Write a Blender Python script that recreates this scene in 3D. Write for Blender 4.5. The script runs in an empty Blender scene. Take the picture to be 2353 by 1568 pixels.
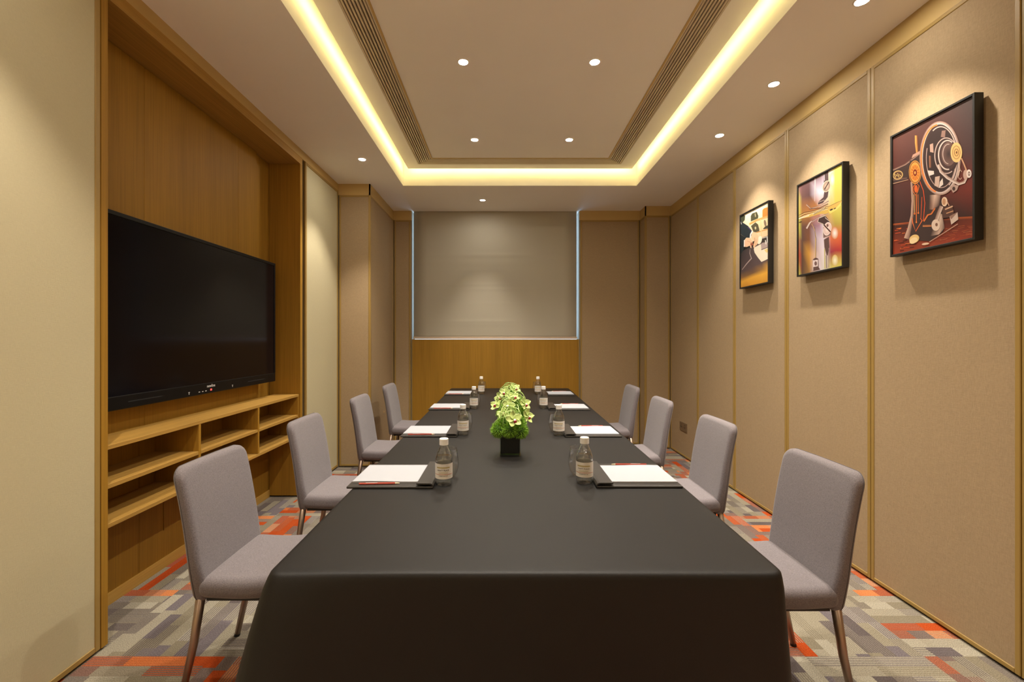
import bpy, bmesh, math, random
from mathutils import Vector, Matrix
from mathutils.geometry import tessellate_polygon

# ------------------------------------------------------------------ camera
scene = bpy.context.scene
COL = scene.collection
F, PX, PY = 1030.0, 1158.0, 779.0          # focal length and vanishing point in pixels of the 2353x1568 frame
H = 1.34                                   # camera height
K = 1.072                                  # room scale
cam_d = bpy.data.cameras.new('camera')
cam = bpy.data.objects.new('camera', cam_d)
COL.objects.link(cam)
cam_d.sensor_width = 36.0
cam_d.lens = 36.0 * F / 2353.0
cam_d.shift_x = (1176.5 - PX) / 2353.0
cam_d.shift_y = -(784.0 - PY) / 2353.0
cam_d.clip_start = 0.02
cam.location = (0, 0, H)
cam.rotation_euler = (math.pi / 2, 0, 0)
scene.camera = cam

# ------------------------------------------------------------------ light
world = bpy.data.worlds.new('daylight')
scene.world = world
world.use_nodes = True
bg = world.node_tree.nodes['Background']
bg.inputs[0].default_value = (0.50, 0.72, 1.0, 1)
bg.inputs[1].default_value = 1.5
scene.view_settings.view_transform = 'Standard'
scene.view_settings.look = 'None'
scene.view_settings.gamma = 1.0
scene.view_settings.use_curve_mapping = False
scene.view_settings.exposure = 1.45

SPOT_COL = (1.0, 0.90, 0.765)
SPOT_W = 38.0
SPOT_WALL_W = 34.0
LENS_E = 150.0
LED_COL = (1.0, 0.80, 0.31)
LED_E = 10.5

# ------------------------------------------------------------------ helpers
def pX(x, y, X):
    d = X * F / (x - PX)
    return (d, H - (y - PY) * d / F)

def new_mat(name):
    m = bpy.data.materials.new(name)
    m.use_nodes = True
    nt = m.node_tree
    return m, nt, nt.nodes['Principled BSDF']

def N(nt, typ, **kw):
    n = nt.nodes.new(typ)
    for k, v in kw.items():
        setattr(n, k, v)
    return n

def val(nt, sock, v):
    if hasattr(v, 'is_linked') or hasattr(v, 'links'):
        nt.links.new(v, sock)
    else:
        sock.default_value = v

def math_n(nt, op, a, b=0.0, c=None):
    n = N(nt, 'ShaderNodeMath', operation=op)
    val(nt, n.inputs[0], a); val(nt, n.inputs[1], b)
    if c is not None: val(nt, n.inputs[2], c)
    return n.outputs[0]

def mixc(nt, fac, a, b):
    n = N(nt, 'ShaderNodeMix', data_type='RGBA')
    val(nt, n.inputs[0], fac)
    val(nt, n.inputs[6], a if hasattr(a, 'links') else (*a, 1))
    val(nt, n.inputs[7], b if hasattr(b, 'links') else (*b, 1))
    return n.outputs[2]

def simple(name, col, rough=0.5, metal=0.0, spec=0.5, noise=0.0, nscale=40, bump=0.0, bscale=200, sheen=0.0, coat=0.0):
    m, nt, b = new_mat(name)
    b.inputs['Base Color'].default_value = (*col, 1)
    b.inputs['Roughness'].default_value = rough
    b.inputs['Metallic'].default_value = metal
    b.inputs['Specular IOR Level'].default_value = spec
    if sheen:
        b.inputs['Sheen Weight'].default_value = sheen
        b.inputs['Sheen Roughness'].default_value = 0.4
    if coat:
        b.inputs['Coat Weight'].default_value = coat
        b.inputs['Coat Roughness'].default_value = 0.08
    if noise or bump:
        tc = N(nt, 'ShaderNodeNewGeometry')
    if noise:
        n = N(nt, 'ShaderNodeTexNoise'); n.inputs['Scale'].default_value = nscale
        n.inputs['Detail'].default_value = 3
        nt.links.new(tc.outputs['Position'], n.inputs['Vector'])
        lo = tuple(c * (1 - noise) for c in col); hi = tuple(min(1, c * (1 + noise)) for c in col)
        nt.links.new(mixc(nt, n.outputs[0], lo, hi), b.inputs['Base Color'])
    if bump:
        n2 = N(nt, 'ShaderNodeTexNoise'); n2.inputs['Scale'].default_value = bscale
        nt.links.new(tc.outputs['Position'], n2.inputs['Vector'])
        bp = N(nt, 'ShaderNodeBump'); bp.inputs['Strength'].default_value = bump
        bp.inputs['Distance'].default_value = 0.002
        nt.links.new(n2.outputs[0], bp.inputs['Height'])
        nt.links.new(bp.outputs[0], b.inputs['Normal'])
    return m

def wood(name, col, axis=2, rough=0.55, contrast=0.22):
    m, nt, b = new_mat(name)
    g = N(nt, 'ShaderNodeNewGeometry')
    mp = N(nt, 'ShaderNodeMapping')
    s = [130, 130, 130]; s[axis] = 2.2
    mp.inputs['Scale'].default_value = s
    nt.links.new(g.outputs['Position'], mp.inputs['Vector'])
    n = N(nt, 'ShaderNodeTexNoise'); n.inputs['Scale'].default_value = 1.0; n.inputs['Detail'].default_value = 4
    nt.links.new(mp.outputs[0], n.inputs['Vector'])
    mp2 = N(nt, 'ShaderNodeMapping')
    s = [9, 9, 9]; s[axis] = 0.5
    mp2.inputs['Scale'].default_value = s
    nt.links.new(g.outputs['Position'], mp2.inputs['Vector'])
    n2 = N(nt, 'ShaderNodeTexNoise'); n2.inputs['Scale'].default_value = 1.0
    nt.links.new(mp2.outputs[0], n2.inputs['Vector'])
    f = math_n(nt, 'ADD', math_n(nt, 'MULTIPLY', n.outputs[0], 0.6), math_n(nt, 'MULTIPLY', n2.outputs[0], 0.4))
    rmp = N(nt, 'ShaderNodeMapRange'); rmp.inputs[1].default_value = 0.32; rmp.inputs[2].default_value = 0.68
    nt.links.new(f, rmp.inputs[0])
    lo = tuple(c * (1 - contrast) for c in col); hi = tuple(c * (1 + contrast * 0.6) for c in col)
    nt.links.new(mixc(nt, rmp.outputs[0], lo, hi), b.inputs['Base Color'])
    b.inputs['Roughness'].default_value = rough
    b.inputs['Specular IOR Level'].default_value = 0.22
    bp = N(nt, 'ShaderNodeBump'); bp.inputs['Strength'].default_value = 0.08; bp.inputs['Distance'].default_value = 0.001
    nt.links.new(n.outputs[0], bp.inputs['Height']); nt.links.new(bp.outputs[0], b.inputs['Normal'])
    return m

def linen(name, col, scale=780, contrast=0.13, rough=0.85):
    """woven wallcovering: fine horizontal and vertical threads"""
    m, nt, b = new_mat(name)
    g = N(nt, 'ShaderNodeNewGeometry')
    def threads(sx, sz):
        mp = N(nt, 'ShaderNodeMapping'); mp.inputs['Scale'].default_value = (sx, sx, sz)
        nt.links.new(g.outputs['Position'], mp.inputs['Vector'])
        n = N(nt, 'ShaderNodeTexNoise'); n.inputs['Scale'].default_value = 1.0; n.inputs['Detail'].default_value = 2
        nt.links.new(mp.outputs[0], n.inputs['Vector'])
        return n.outputs[0]
    a = threads(55, scale); c = threads(scale, 55)
    f = math_n(nt, 'MULTIPLY', math_n(nt, 'ADD', a, c), 0.5)
    rmp = N(nt, 'ShaderNodeMapRange'); rmp.inputs[1].default_value = 0.36; rmp.inputs[2].default_value = 0.64
    nt.links.new(f, rmp.inputs[0])
    lo = tuple(x * (1 - contrast) for x in col); hi = tuple(x * (1 + contrast) for x in col)
    nt.links.new(mixc(nt, rmp.outputs[0], lo, hi), b.inputs['Base Color'])
    b.inputs['Roughness'].default_value = rough
    b.inputs['Specular IOR Level'].default_value = 0.10
    bp = N(nt, 'ShaderNodeBump'); bp.inputs['Strength'].default_value = 0.22; bp.inputs['Distance'].default_value = 0.0015
    nt.links.new(rmp.outputs[0], bp.inputs['Height']); nt.links.new(bp.outputs[0], b.inputs['Normal'])
    return m

def carpet_mat():
    m, nt, b = new_mat('plaid carpet')
    g = N(nt, 'ShaderNodeNewGeometry')
    sp = N(nt, 'ShaderNodeSeparateXYZ'); nt.links.new(g.outputs['Position'], sp.inputs[0])
    T = 0.5
    x = math_n(nt, 'ADD', sp.outputs[0], 10.23); y = math_n(nt, 'ADD', sp.outputs[1], 10.11)
    ix = math_n(nt, 'FLOOR', math_n(nt, 'DIVIDE', x, T)); iy = math_n(nt, 'FLOOR', math_n(nt, 'DIVIDE', y, T))
    par = math_n(nt, 'MODULO', math_n(nt, 'ADD', ix, iy), 2.0)
    def swap(p, q):
        n = N(nt, 'ShaderNodeMix', data_type='FLOAT')
        nt.links.new(par, n.inputs[0]); nt.links.new(p, n.inputs[2]); nt.links.new(q, n.inputs[3])
        return n.outputs[0]
    u = swap(x, y); v = swap(y, x)
    tile = math_n(nt, 'ADD', math_n(nt, 'MULTIPLY', ix, 17.0), math_n(nt, 'MULTIPLY', iy, 5.0))
    row = math_n(nt, 'FLOOR', math_n(nt, 'DIVIDE', v, T / 9))
    def wn(a, c, d):
        cb = N(nt, 'ShaderNodeCombineXYZ')
        val(nt, cb.inputs[0], a); val(nt, cb.inputs[1], c); val(nt, cb.inputs[2], d)
        w = N(nt, 'ShaderNodeTexWhiteNoise', noise_dimensions='3D'); nt.links.new(cb.outputs[0], w.inputs['Vector'])
        return w.outputs['Value']
    r1 = wn(row, tile, 3.0)
    seg = math_n(nt, 'FLOOR', math_n(nt, 'DIVIDE', math_n(nt, 'ADD', u, r1), math_n(nt, 'MULTIPLY_ADD', r1, 0.20, 0.08)))
    rrow = math_n(nt, 'FLOOR', math_n(nt, 'DIVIDE', row, 2.0))
    hue = wn(rrow, tile, 9.0)                      # warm or cool band
    c1 = wn(row, math_n(nt, 'ADD', seg, tile), 1.0)
    c2 = wn(row, math_n(nt, 'ADD', seg, tile), 7.0)
    def ramp(fac, cols):
        r = N(nt, 'ShaderNodeValToRGB'); r.color_ramp.interpolation = 'CONSTANT'
        el = r.color_ramp.elements
        while len(el) < len(cols): el.new(0.5)
        for i, c in enumerate(cols):
            el[i].position = i / len(cols); el[i].color = (*c, 1)
        nt.links.new(fac, r.inputs[0]); return r.outputs[0]
    grey = [(0.285, 0.255, 0.19), (0.185, 0.158, 0.135), (0.225, 0.195, 0.14), (0.115, 0.095, 0.093), (0.36, 0.33, 0.26), (0.16, 0.137, 0.148), (0.31, 0.28, 0.215)]
    warm = [(0.40, 0.062, 0.012), (0.53, 0.19, 0.07), (0.20, 0.115, 0.09), (0.42, 0.07, 0.015), (0.17, 0.13, 0.115), (0.33, 0.095, 0.045), (0.25, 0.215, 0.16)]
    gc = ramp(c1, grey); wc = ramp(c1, warm)
    iswarm = math_n(nt, 'GREATER_THAN', hue, 0.52)
    base = mixc(nt, iswarm, gc, wc)
    second = mixc(nt, iswarm, ramp(c2, grey), ramp(c2, [(0.30, 0.26, 0.20), (0.46, 0.09, 0.02), (0.2, 0.13, 0.11)]))
    # ribbed cells: thin lines in a second yarn along the strip
    rib = math_n(nt, 'GREATER_THAN', math_n(nt, 'FRACT', math_n(nt, 'DIVIDE', v, 0.0105)), 0.62)
    ribbed = math_n(nt, 'GREATER_THAN', wn(row, math_n(nt, 'ADD', seg, tile), 5.0), 0.5)
    colr = mixc(nt, math_n(nt, 'MULTIPLY', rib, ribbed), base, second)
    nz = N(nt, 'ShaderNodeTexNoise'); nz.inputs['Scale'].default_value = 260; nz.inputs['Detail'].default_value = 2
    nt.links.new(g.outputs['Position'], nz.inputs['Vector'])
    k = N(nt, 'ShaderNodeMapRange'); k.inputs[1].default_value = 0.3; k.inputs[2].default_value = 0.7
    k.inputs[3].default_value = 0.62; k.inputs[4].default_value = 1.3
    nt.links.new(nz.outputs[0], k.inputs[0])
    mul = N(nt, 'ShaderNodeVectorMath', operation='SCALE')
    nt.links.new(colr, mul.inputs[0]); nt.links.new(k.outputs[0], mul.inputs['Scale'])
    nt.links.new(mul.outputs[0], b.inputs['Base Color'])
    b.inputs['Roughness'].default_value = 0.95
    b.inputs['Specular IOR Level'].default_value = 0.1
    bp = N(nt, 'ShaderNodeBump'); bp.inputs['Strength'].default_value = 0.5; bp.inputs['Distance'].default_value = 0.003
    nt.links.new(nz.outputs[0], bp.inputs['Height']); nt.links.new(bp.outputs[0], b.inputs['Normal'])
    return m

def thin_clear(name, tint=(1, 1, 1), ior=1.45, rough=0.02, k=1.0, bump=0.0):
    """thin clear shell: passes light straight through, mirrors by Fresnel"""
    m = bpy.data.materials.new(name); m.use_nodes = True
    nt = m.node_tree; nt.nodes.clear()
    o = N(nt, 'ShaderNodeOutputMaterial'); mx = N(nt, 'ShaderNodeMixShader')
    t = N(nt, 'ShaderNodeBsdfTransparent'); t.inputs[0].default_value = (*tint, 1)
    gl = N(nt, 'ShaderNodeBsdfGlossy'); gl.inputs['Roughness'].default_value = rough
    if bump:
        tc = N(nt, 'ShaderNodeTexCoord'); nz = N(nt, 'ShaderNodeTexNoise'); nz.inputs['Scale'].default_value = 60
        nt.links.new(tc.outputs['Object'], nz.inputs['Vector'])
        bp = N(nt, 'ShaderNodeBump'); bp.inputs['Strength'].default_value = bump; bp.inputs['Distance'].default_value = 0.004
        nt.links.new(nz.outputs[0], bp.inputs['Height']); nt.links.new(bp.outputs[0], gl.inputs['Normal'])
    fr = N(nt, 'ShaderNodeLayerWeight'); fr.inputs[0].default_value = 0.5
    f = math_n(nt, 'MINIMUM', math_n(nt, 'MULTIPLY', math_n(nt, 'MULTIPLY_ADD', math_n(nt, 'POWER', fr.outputs['Facing'], 3.5), 0.9, 0.045), k), 0.95)
    nt.links.new(f, mx.inputs[0]); nt.links.new(t.outputs[0], mx.inputs[1]); nt.links.new(gl.outputs[0], mx.inputs[2])
    nt.links.new(mx.outputs[0], o.inputs[0])
    return m

def emit(name, col, s):
    m = bpy.data.materials.new(name); m.use_nodes = True
    nt = m.node_tree; nt.nodes.clear()
    o = N(nt, 'ShaderNodeOutputMaterial'); e = N(nt, 'ShaderNodeEmission')
    e.inputs[0].default_value = (*col, 1); e.inputs[1].default_value = s
    nt.links.new(e.outputs[0], o.inputs[0])
    return m

def vcol_mat(name, rough=0.45):
    m, nt, b = new_mat(name)
    a = N(nt, 'ShaderNodeVertexColor'); a.layer_name = 'Col'
    nt.links.new(a.outputs[0], b.inputs['Base Color'])
    b.inputs['Roughness'].default_value = rough
    b.inputs['Specular IOR Level'].default_value = 0.3
    return m

MAT = dict(
    linen=linen('woven taupe wallcovering', (0.37, 0.270, 0.162)),
    cream=linen('cream panel cloth', (0.515, 0.46, 0.30), scale=900, contrast=0.05),
    trim=simple('brushed gold trim', (0.33, 0.21, 0.055), rough=0.5, metal=0.0),
    frieze=simple('ochre frieze paint', (0.56, 0.39, 0.15), rough=0.6),
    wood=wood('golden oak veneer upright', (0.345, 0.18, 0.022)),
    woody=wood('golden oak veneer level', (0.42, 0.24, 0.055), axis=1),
    ceil=simple('warm white ceiling paint', (0.95, 0.915, 0.86), rough=0.9, noise=0.02, nscale=3),
    grille=simple('beige grille enamel', (0.66, 0.56, 0.41), rough=0.5),
    dark=simple('dark plenum', (0.012, 0.011, 0.010), rough=0.9),
    black_gap=simple('shadow gap black', (0.006, 0.006, 0.006), rough=0.8),
    carpet=carpet_mat(),
    lens=emit('lamp lens', (1.0, 0.93, 0.82), LENS_E),
    led=emit('led tape', LED_COL, LED_E),
    ring=simple('lamp ring white enamel', (0.8, 0.77, 0.7), rough=0.35),
    shell=simple('wall core', (0.30, 0.26, 0.20), rough=0.9),
)

def mk(name, bm, mat, parent=None, base=True, smooth=False, recalc=True):
    """link a bmesh as ONE mesh object; with base=True the origin moves to the base centre"""
    if recalc:
        bmesh.ops.recalc_face_normals(bm, faces=bm.faces)
    me = bpy.data.meshes.new(name)
    off = Vector((0, 0, 0))
    if base and len(bm.verts):
        xs = [v.co.x for v in bm.verts]; ys = [v.co.y for v in bm.verts]; zs = [v.co.z for v in bm.verts]
        off = Vector(((min(xs) + max(xs)) / 2, (min(ys) + max(ys)) / 2, min(zs)))
        for v in bm.verts: v.co -= off
    bm.to_mesh(me); bm.free()
    if smooth:
        for p in me.polygons: p.use_smooth = True
    mats = mat if isinstance(mat, (list, tuple)) else [mat]
    for mm in mats: me.materials.append(MAT[mm] if isinstance(mm, str) else mm)
    o = bpy.data.objects.new(name, me); COL.objects.link(o)
    if parent is not None:
        o.parent = parent
        if base: off = off - world_loc(parent)
    o.location = off
    return o

def world_loc(o):
    l = Vector(o.location); p = o.parent
    while p is not None:
        l += Vector(p.location); p = p.parent
    return l

def empty(name, loc, rz=0.0, parent=None):
    o = bpy.data.objects.new(name, None); COL.objects.link(o)
    o.location = loc; o.rotation_euler = (0, 0, rz); o.empty_display_size = 0.05
    o.parent = parent
    return o

def tag(o, label=None, cat=None, group=None, kind=None):
    if label: o['label'] = label
    if cat: o['category'] = cat
    if group: o['group'] = group
    if kind: o['kind'] = kind
    return o

def copy_tree(o, parent=None):
    c = o.copy(); COL.objects.link(c); c.parent = parent
    for ch in list(o.children):
        copy_tree(ch, c)
    return c

def box(bm, x0, x1, y0, y1, z0, z1, bevel=0.0, seg=2):
    vs = [bm.verts.new((x, y, z)) for x in (x0, x1) for y in (y0, y1) for z in (z0, z1)]
    fs = [(0, 1, 3, 2), (4, 6, 7, 5), (0, 4, 5, 1), (2, 3, 7, 6), (0, 2, 6, 4), (1, 5, 7, 3)]
    faces = [bm.faces.new([vs[i] for i in f]) for f in fs]
    if bevel:
        es = {e for f in faces for e in f.edges}
        bmesh.ops.bevel(bm, geom=list(es), offset=bevel, segments=seg, profile=0.5, affect='EDGES')
    return faces

def BX(*a, **k):
    bm = bmesh.new(); box(bm, *a, **k); return bm

def lathe(bm, prof, n=32, cap0=True, cap1=True, cx=0, cy=0):
    rings = []
    for r, z in prof:
        rings.append([bm.verts.new((cx + r * math.cos(2 * math.pi * i / n), cy + r * math.sin(2 * math.pi * i / n), z)) for i in range(n)])
    for a, b in zip(rings, rings[1:]):
        for i in range(n):
            bm.faces.new((a[i], a[(i + 1) % n], b[(i + 1) % n], b[i]))
    if cap0: bm.faces.new(rings[0][::-1])
    if cap1: bm.faces.new(rings[-1])
    return rings

def tube(bm, pts, rad, n=8, cap=True):
    pts = [Vector(p) for p in pts]
    rads = rad if isinstance(rad, (list, tuple)) else [rad] * len(pts)
    rings = []; prev = None
    for i, p in enumerate(pts):
        a = pts[max(0, i - 1)]; b = pts[min(len(pts) - 1, i + 1)]
        d = (b - a)
        d = d.normalized() if d.length > 1e-9 else Vector((0, 0, 1))
        if prev is None:
            up = Vector((0, 0, 1)) if abs(d.z) < 0.9 else Vector((1, 0, 0))
            s = d.cross(up).normalized()
        else:
            s = (prev - d * prev.dot(d))
            s = s.normalized() if s.length > 1e-6 else d.orthogonal().normalized()
        prev = s; t = d.cross(s)
        rings.append([bm.verts.new(p + (s * math.cos(2 * math.pi * k / n) + t * math.sin(2 * math.pi * k / n)) * rads[i]) for k in range(n)])
    for a, b in zip(rings, rings[1:]):
        for k in range(n):
            bm.faces.new((a[k], a[(k + 1) % n], b[(k + 1) % n], b[k]))
    if cap:
        bm.faces.new(rings[0][::-1]); bm.faces.new(rings[-1])

def text_bm(body, size, bold=0.0):
    """flat lettering as a bmesh in the XY plane, centred on x"""
    cu = bpy.data.curves.new('lettering', 'FONT'); cu.body = body; cu.size = size
    cu.align_x = 'CENTER'; cu.align_y = 'CENTER'; cu.offset = bold
    cu.resolution_u = 2
    ob = bpy.data.objects.new('lettering', cu); COL.objects.link(ob)
    dg = bpy.context.evaluated_depsgraph_get()
    me = bpy.data.meshes.new_from_object(ob.evaluated_get(dg))
    bm = bmesh.new(); bm.from_mesh(me)
    bpy.data.objects.remove(ob); bpy.data.curves.remove(cu); bpy.data.meshes.remove(me)
    return bm

# ------------------------------------------------------------------ room numbers
XL, XR = -1.61 * K, 1.89 * K
ZC = H + 1.51 * K                 # flat ceiling
ZP = H + 1.40 * K                 # top of the wall panels
YB = 5.28 * K                     # back wall
YF = -2.2                        # wall behind the camera
YJ = 5.09 * K                     # right corner pier
XJ = 1.60 * K
YL = 4.36 * K                     # left pier
XP = -1.298 * K
WX0, WX1 = -1.165, 0.951          # window opening
WZ = 1.335
NX = -1.857 * K                   # back of the media niche
NY0, NY1 = 1.822 * K, 3.543 * K   # niche opening
NZ = H + 1.385 * K
BZ = H + 1.442 * K                # top of the head beam
D = 0.02                          # build-up of the panelling

# ------------------------------------------------------------------ shell
floor = tag(mk('floor', BX(-2.3, 2.4, YF - 0.1, YB + 0.25, -0.1, 0), 'carpet'), kind='structure')

bm = bmesh.new()
box(bm, -2.2, XL - D, YF - 0.1, NY0 - 0.07, 0, ZC)
box(bm, -2.2, NX - 0.021, NY0 - 0.07, NY1 + 0.11, 0, ZC)
box(bm, NX - 0.021, XL - D, NY0 - 0.07, NY1 + 0.11, BZ, ZC)
box(bm, -2.2, XL - D, NY1 + 0.11, YL + D, 0, ZC)
box(bm, -2.2, XP - D, YL + D, YB + 0.2, 0, ZC)
wall_left = tag(mk('wall_left', bm, 'shell'), kind='structure')
bm = bmesh.new()
box(bm, XR + D, 2.35, YF - 0.1, YJ + D, 0, ZC)
box(bm, XJ + D, 2.35, YJ + D, YB + 0.2, 0, ZC)
wall_right = tag(mk('wall_right', bm, 'shell'), kind='structure')
bm = bmesh.new()
box(bm, XP - D, WX0, YB + D, YB + 0.2, 0, ZC)
box(bm, WX1, XJ + D, YB + D, YB + 0.2, 0, ZC)
box(bm, WX0, WX1, YB + D, YB + 0.2, 0, WZ)
wall_back = tag(mk('wall_back', bm, 'shell'), kind='structure')
wall_front = tag(mk('wall_front', BX(XL - D, XR + D, YF - 0.1, YF, 0, ZC), 'cream'), kind='structure')

# panel runs ------------------------------------------------------
def run(parent, conv, spans, z0, z1, mat, fw=0.0205, gap=0.002, name='panel'):
    """framed wall panels; conv(s, n, z) -> world, n points into the room"""
    for (s0, s1) in spans:
        a, b = s0 + gap, s1 - gap
        pts = lambda bm, p, q, n0, n1, c, d: cbox(bm, conv, p, q, n0, n1, c, d)
        bm = bmesh.new(); pts(bm, a + fw * 0.5, b - fw * 0.5, -D + 0.001, -0.004, z0 + fw * 0.5, z1 - fw * 0.5)
        p = mk(name, bm, mat, parent)
        for (p0, p1, c, d, sub) in ((a, a + fw, z0, z1, 0), (b - fw, b, z0, z1, 0), (a + fw, b - fw, z0, z0 + fw, 0), (a + fw, b - fw, z1 - fw, z1, 0)):
            bm = bmesh.new()
            pts(bm, p0, p1, -D + 0.001, 0.0, c, d)
            bmesh.ops.bevel(bm, geom=list(bm.edges), offset=0.0025, segments=1, affect='EDGES')
            mk('trim_strip', bm, 'trim', p)

def cbox(bm, conv, s0, s1, n0, n1, z0, z1):
    vs = [bm.verts.new(conv(s, n, z)) for s in (s0, s1) for n in (n0, n1) for z in (z0, z1)]
    for f in [(0, 1, 3, 2), (4, 6, 7, 5), (0, 4, 5, 1), (2, 3, 7, 6), (0, 2, 6, 4), (1, 5, 7, 3)]:
        bm.faces.new([vs[i] for i in f])

cR = lambda s, n, z: (XR - n, s, z)
cL = lambda s, n, z: (XL + n, s, z)
cB = lambda s, n, z: (s, YB - n, z)
cJ = lambda s, n, z: (s, YJ - n, z)
cJs = lambda s, n, z: (XJ - n, s, z)
cP = lambda s, n, z: (s, YL - n, z)
cPs = lambda s, n, z: (XP + n, s, z)
Z0 = 0.012
seams = [YF + 0.02, -1.08 * K, -0.40 * K, 0.28 * K, 0.96 * K, 1.639 * K, 2.312 * K, 3.00 * K, 3.68 * K, 4.375 * K, YJ - 0.002]
run(wall_right, cR, list(zip(seams, seams[1:])), Z0, ZP, 'linen')
run(wall_right, cJ, [(XJ, XR - 0.004)], Z0, ZP, 'linen')
run(wall_right, cJs, [(YJ + 0.004, YB - 0.004)], Z0, ZP, 'linen')
run(wall_back, cB, [(WX1 + 0.012, XJ - 0.004), (XP + 0.004, WX0 - 0.012)], Z0, ZP, 'linen')
run(wall_left, cP, [(XL + 0.004, XP)], Z0, ZP, 'linen')
run(wall_left, cPs, [(YL + 0.004, YB - 0.004)], Z0, ZP, 'linen')
run(wall_left, cL, [(YF + 0.02, 0.45 * K), (0.45 * K, 1.791 * K)], Z0, BZ, 'cream', fw=0.024)
run(wall_left, cL, [(3.637 * K, YL - 0.004)], Z0, BZ, 'cream', fw=0.026)
# friezes between the panels and the ceiling
def frieze(parent, conv, s0, s1, z0, z1):
    bm = bmesh.new(); cbox(bm, conv, s0, s1, -D + 0.001, -0.006, z0, z1)
    mk('frieze', bm, 'frieze', parent)
frieze(wall_right, cR, YF + 0.01, YJ + 0.006, ZP, ZC)
frieze(wall_right, cJ, XJ + 0.006, XR + 0.006, ZP, ZC)
frieze(wall_right, cJs, YJ + 0.006, YB + 0.006, ZP, ZC)
frieze(wall_back, cB, WX1 + 0.004, XJ + 0.006, ZP, ZC)
frieze(wall_back, cB, XP - 0.006, WX0 - 0.004, ZP, ZC)
frieze(wall_left, cP, XL - 0.006, XP - 0.006, ZP, ZC)
frieze(wall_left, cPs, YL + 0.006, YB + 0.006, ZP, ZC)
frieze(wall_left, cL, YF + 0.01, NY1 + 0.10, BZ, ZC)
frieze(wall_left, cL, NY1 + 0.10, YL + 0.006, BZ, ZC)
# oak board under the window with slim gold edge strips
bm = bmesh.new(); cbox(bm, cB, WX0 + 0.012, WX1 - 0.012, -D + 0.001, -0.002, Z0, WZ - 0.004)
mk('oak_board', bm, 'wood', wall_back)
for s in (WX0, WX1 - 0.010):
    bm = bmesh.new(); cbox(bm, cB, s, s + 0.010, -D + 0.001, 0.003, Z0, WZ - 0.004)
    mk('trim_strip', bm, 'trim', wall_back)

# ceiling ---------------------------------------------------------
CX0, CX1, CY0, CY1 = -0.994 * K, 1.307 * K, -0.11 * K, 4.418 * K
g = 0.062 * K
RX0, RX1, RY0, RY1 = CX0 + g, CX1 - g, CY0 + g, CY1 - g
ZR = H + 1.655 * K
ZT = ZR + 0.26
bm = bmesh.new()
for a in ((-2.2, CX0, YF - 0.1, YB + 0.2), (CX1, 2.35, YF - 0.1, YB + 0.2), (CX0, CX1, YF - 0.1, CY0), (CX0, CX1, CY1, YB + 0.2)):
    box(bm, a[0], a[1], a[2], a[3], ZC, ZC + 0.02)
ceiling = tag(mk('ceiling', bm, 'ceil'), kind='structure')
mk('cove_side', BX(CX0 - 0.02, CX0, CY0 - 0.02, CY1 + 0.02, ZC + 0.02, ZT), 'ceil', ceiling)
mk('cove_side', BX(CX1, CX1 + 0.02, CY0 - 0.02, CY1 + 0.02, ZC + 0.02, ZT), 'ceil', ceiling)
mk('cove_side', BX(CX0, CX1, CY1, CY1 + 0.02, ZC + 0.02, ZT), 'ceil', ceiling)
mk('cove_side', BX(CX0, CX1, CY0 - 0.02, CY0, ZC + 0.02, ZT), 'ceil', ceiling)
mk('cove_lid', BX(CX0 - 0.02, CX1 + 0.02, CY0 - 0.02, CY1 + 0.02, ZT, ZT + 0.02), 'ceil', ceiling)
# floating raft: outer border, grille slots, inner field
GO = dict(x0=-0.815 * K, x1=1.110 * K, y1=4.250 * K)
GI = dict(x0=-0.667 * K, x1=0.965 * K, y1=4.108 * K)
GY0 = RY0 + 0.12
tk = 0.03
bm = bmesh.new()
box(bm, RX0, GO['x0'], RY0, RY1, ZR, ZR + tk)
box(bm, GO['x1'], RX1, RY0, RY1, ZR, ZR + tk)
box(bm, GO['x0'], GO['x1'], GO['y1'], RY1, ZR, ZR + tk)
box(bm, GO['x0'], GO['x1'], RY0, GY0, ZR, ZR + tk)
mk('raft_border', bm, 'ceil', ceiling)
mk('raft_field', BX(GI['x0'] + 0.012, GI['x1'] - 0.012, GY0, GI['y1'] - 0.012, ZR, ZR + tk), 'ceil', ceiling)
bm = bmesh.new()
for a in ((GI['x0'], GI['x0'] + 0.012, GY0, GI['y1']), (GI['x1'] - 0.012, GI['x1'], GY0, GI['y1']), (GI['x0'] + 0.012, GI['x1'] - 0.012, GI['y1'] - 0.012, GI['y1'])):
    box(bm, a[0] + 0.0005, a[1] - 0.0005, a[2], a[3], ZR - 0.004, ZR + tk)
mk('raft_bead', bm, 'frieze', ceiling)
mk('light_stop_lid', BX(GO['x0'], GO['x1'], GY0, GO['y1'], ZR + 0.05, ZR + 0.06), 'dark', ceiling)  # lid of the dark plenum box, added to keep led light out
bm = bmesh.new()
box(bm, GO['x0'] - 0.012, GO['x0'], GY0, GO['y1'] + 0.012, ZR + tk, ZR + 0.06)
box(bm, GO['x1'], GO['x1'] + 0.012, GY0, GO['y1'] + 0.012, ZR + tk, ZR + 0.06)
box(bm, GO['x0'], GO['x1'], GO['y1'], GO['y1'] + 0.012, ZR + tk, ZR + 0.06)
mk('light_stop_side', bm, 'dark', ceiling)  # sides of the same added box, blocking the led light
# led tapes stuck to the outer edge of the raft, facing the cove sides
e = 0.004
for a in ((RX0 - e, RX0 - 0.0005, RY0, RY1), (RX1 + 0.0005, RX1 + e, RY0, RY1), (RX0, RX1, RY1 + 0.0005, RY1 + e), (RX0, RX1, RY0 - e, RY0 - 0.0005)):
    mk('led_tape', BX(*a, ZR + 0.012, ZR + 0.024), 'led', ceiling)

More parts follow.
